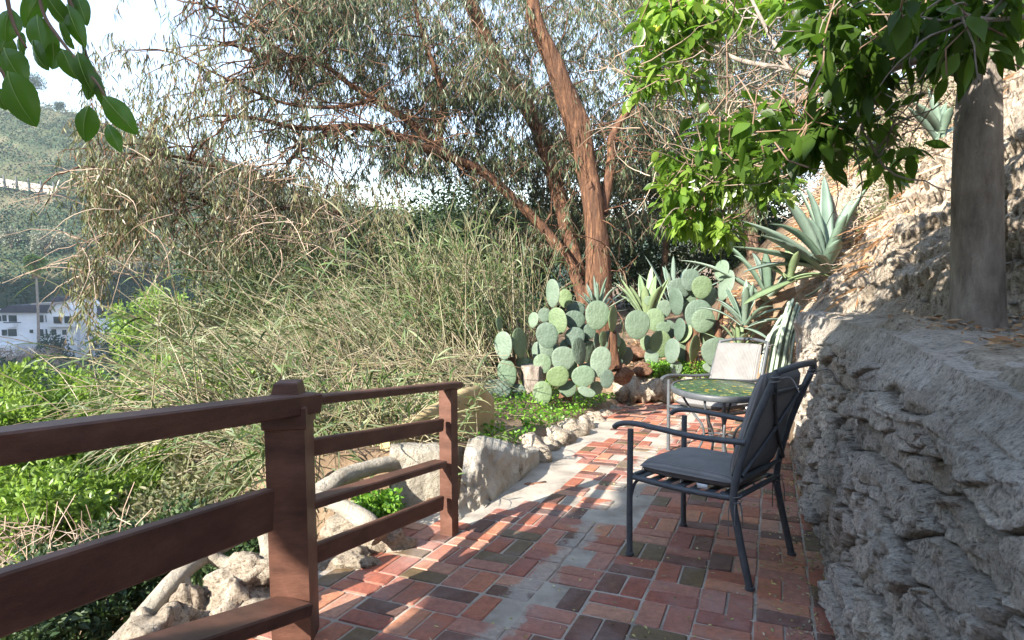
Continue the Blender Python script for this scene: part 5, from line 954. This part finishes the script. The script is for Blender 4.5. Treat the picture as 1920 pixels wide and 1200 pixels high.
for x0, y0, x1, y1 in ((-2, 592, 3, 602), (6, 591, 13, 602), (18, 591, 32, 603), (72, 591, 82, 604), (87, 591, 96, 604), (100, 591, 105, 604), (5, 618, 14, 629), (17, 617, 32, 630), (57, 618, 63, 624), (73, 617, 82, 630), (87, 617, 96, 630), (100, 616, 104, 630)):
    f = hb(x0-.6, y0-.6, x1+.6, y1+.6, -.12, .3, 'window', 'stucco'); pn_ = hb(x0, y0, x1, y1, -.2, .3, 'pane', 'glass', par=None); pn_.parent = f; pn_.location = (0, 0, 0)
for x0, y0, x1, y1, d in ((117, 592, 131, 604.5, -2.45), (137, 591, 151, 604, -2.45), (108, 616, 116, 626, -1.65), (128, 617, 135, 626, -1.65), (115, 641, 124, 652, -1.65)):
    f = hb(x0-.6, y0-.6, x1+.6, y1+.6, d, .3, 'window', 'stucco'); pn_ = hb(x0, y0, x1, y1, d-.08, .3, 'pane', 'glass'); pn_.parent = f; pn_.location = (0, 0, 0)
hb(-60, 640, 70, 662, -6, 5, 'terrace_wall', 'stucco'); hb(-60, 660, 74, 720, -9, 3, 'terrace_wall', 'concrete'); hb(16, 603, 48, 604.5, -1.4, .2, 'balcony_rail', 'metal'); hb(16, 605, 34, 612, -1.3, 1.5, 'balcony', 'stucco')
# palm in front of it
pp = at(72, 700, 126.); pt = at(66, 492, 126.); pa = thing('palm_tree', 'tall thin fan palm rising in front of the white house', 'palm', pp)
b = Buf(); tubes(b, [smoothpath([pp, (pp+pt)/2+[.3, 0, 0], pt], 20)], np.linspace(.32, .2, 20), 8); under(b.build('trunk', M['palebark']), pa)
b = Buf(); n = 170; d = nz(rng.normal(size=(n, 3))+[0, 0, .35]); Pm = pt+d*rng.uniform(.7, 1.5, n)[:, None]
for k in range(5): dd = nz(d+rng.normal(size=(n, 3))*.35); blades(b, Pm, dd, rng.uniform(.7, 1.2, n), .22, (.6, 1, .3), droop=.5)
tubes(b, np.stack([np.repeat([pt], n, 0), Pm], 1), .03, 3); under(b.build('crown', M['shrub'], smooth=False), pa)  # bright shrub leaf colour stands in for sunlight on the palm crown
b = Buf(); n = 260; a = rng.random(n)*6.28; blades(b, pt+np.stack([np.cos(a)*.35, np.sin(a)*.35, -rng.random(n)*2.2], 1), np.stack([np.cos(a)*.35, np.sin(a)*.35, -np.ones(n)], 1), 1.1, .16, (.6, 1, .3), droop=.1); under(b.build('dead_fronds', M['straw'], smooth=False), pa)
# bare grey shrubs and green shrub on the house's slope
root = thing('bare_shrub', 'leafless grey shrubs on the bank below the white house', 'shrub', at(40, 720, 110.)); b = Buf(); O = pts_in([(-40, 655, 110, 720, 100, 118, 900)]); n = len(O); d = nz(rng.normal(size=(n, 3))+[0, 0, .5]); tubes(b, O[:, None]+d[:, None]*rng.uniform(.4, 1.6, n)[:, None, None]*np.linspace(-1, 1, 4)[None, :, None]+rng.normal(size=(n, 4, 3))*.12, .05, 3); under(b.build('twig', M['brush']), root)
b = Buf(); O = pts_in([(90, 640, 125, 720, 118, 120, 40), (185, 620, 400, 720, 95, 124, 260), (-40, 700, 420, 760, 60, 100, 300)]); bushy(b, O, 2.0, 60, .5, .3, (.5, 1, .5)); tag(b.build('canyon_thicket', M['hdark'], smooth=False), 'dark green thicket on the canyon floor around the white house', 'thicket', kind='stuff')

# ------------------------------------------------------------- air
m = bpy.data.materials.new('air'); m.use_nodes = True; nt = m.node_tree; nt.nodes.remove(nt.nodes['Principled BSDF']); v = nt.nodes.new('ShaderNodeVolumePrincipled')
v.inputs['Color'].default_value = (.80, .90, 1.0, 1); v.inputs['Density'].default_value = .00042; v.inputs['Anisotropy'].default_value = .2; nt.links.new(v.outputs[0], nt.nodes['Material Output'].inputs['Volume'])
tag(box(Buf(), (0, -35, 89), (1200, 790, 232)).build('haze', m, smooth=False), kind='stuff')
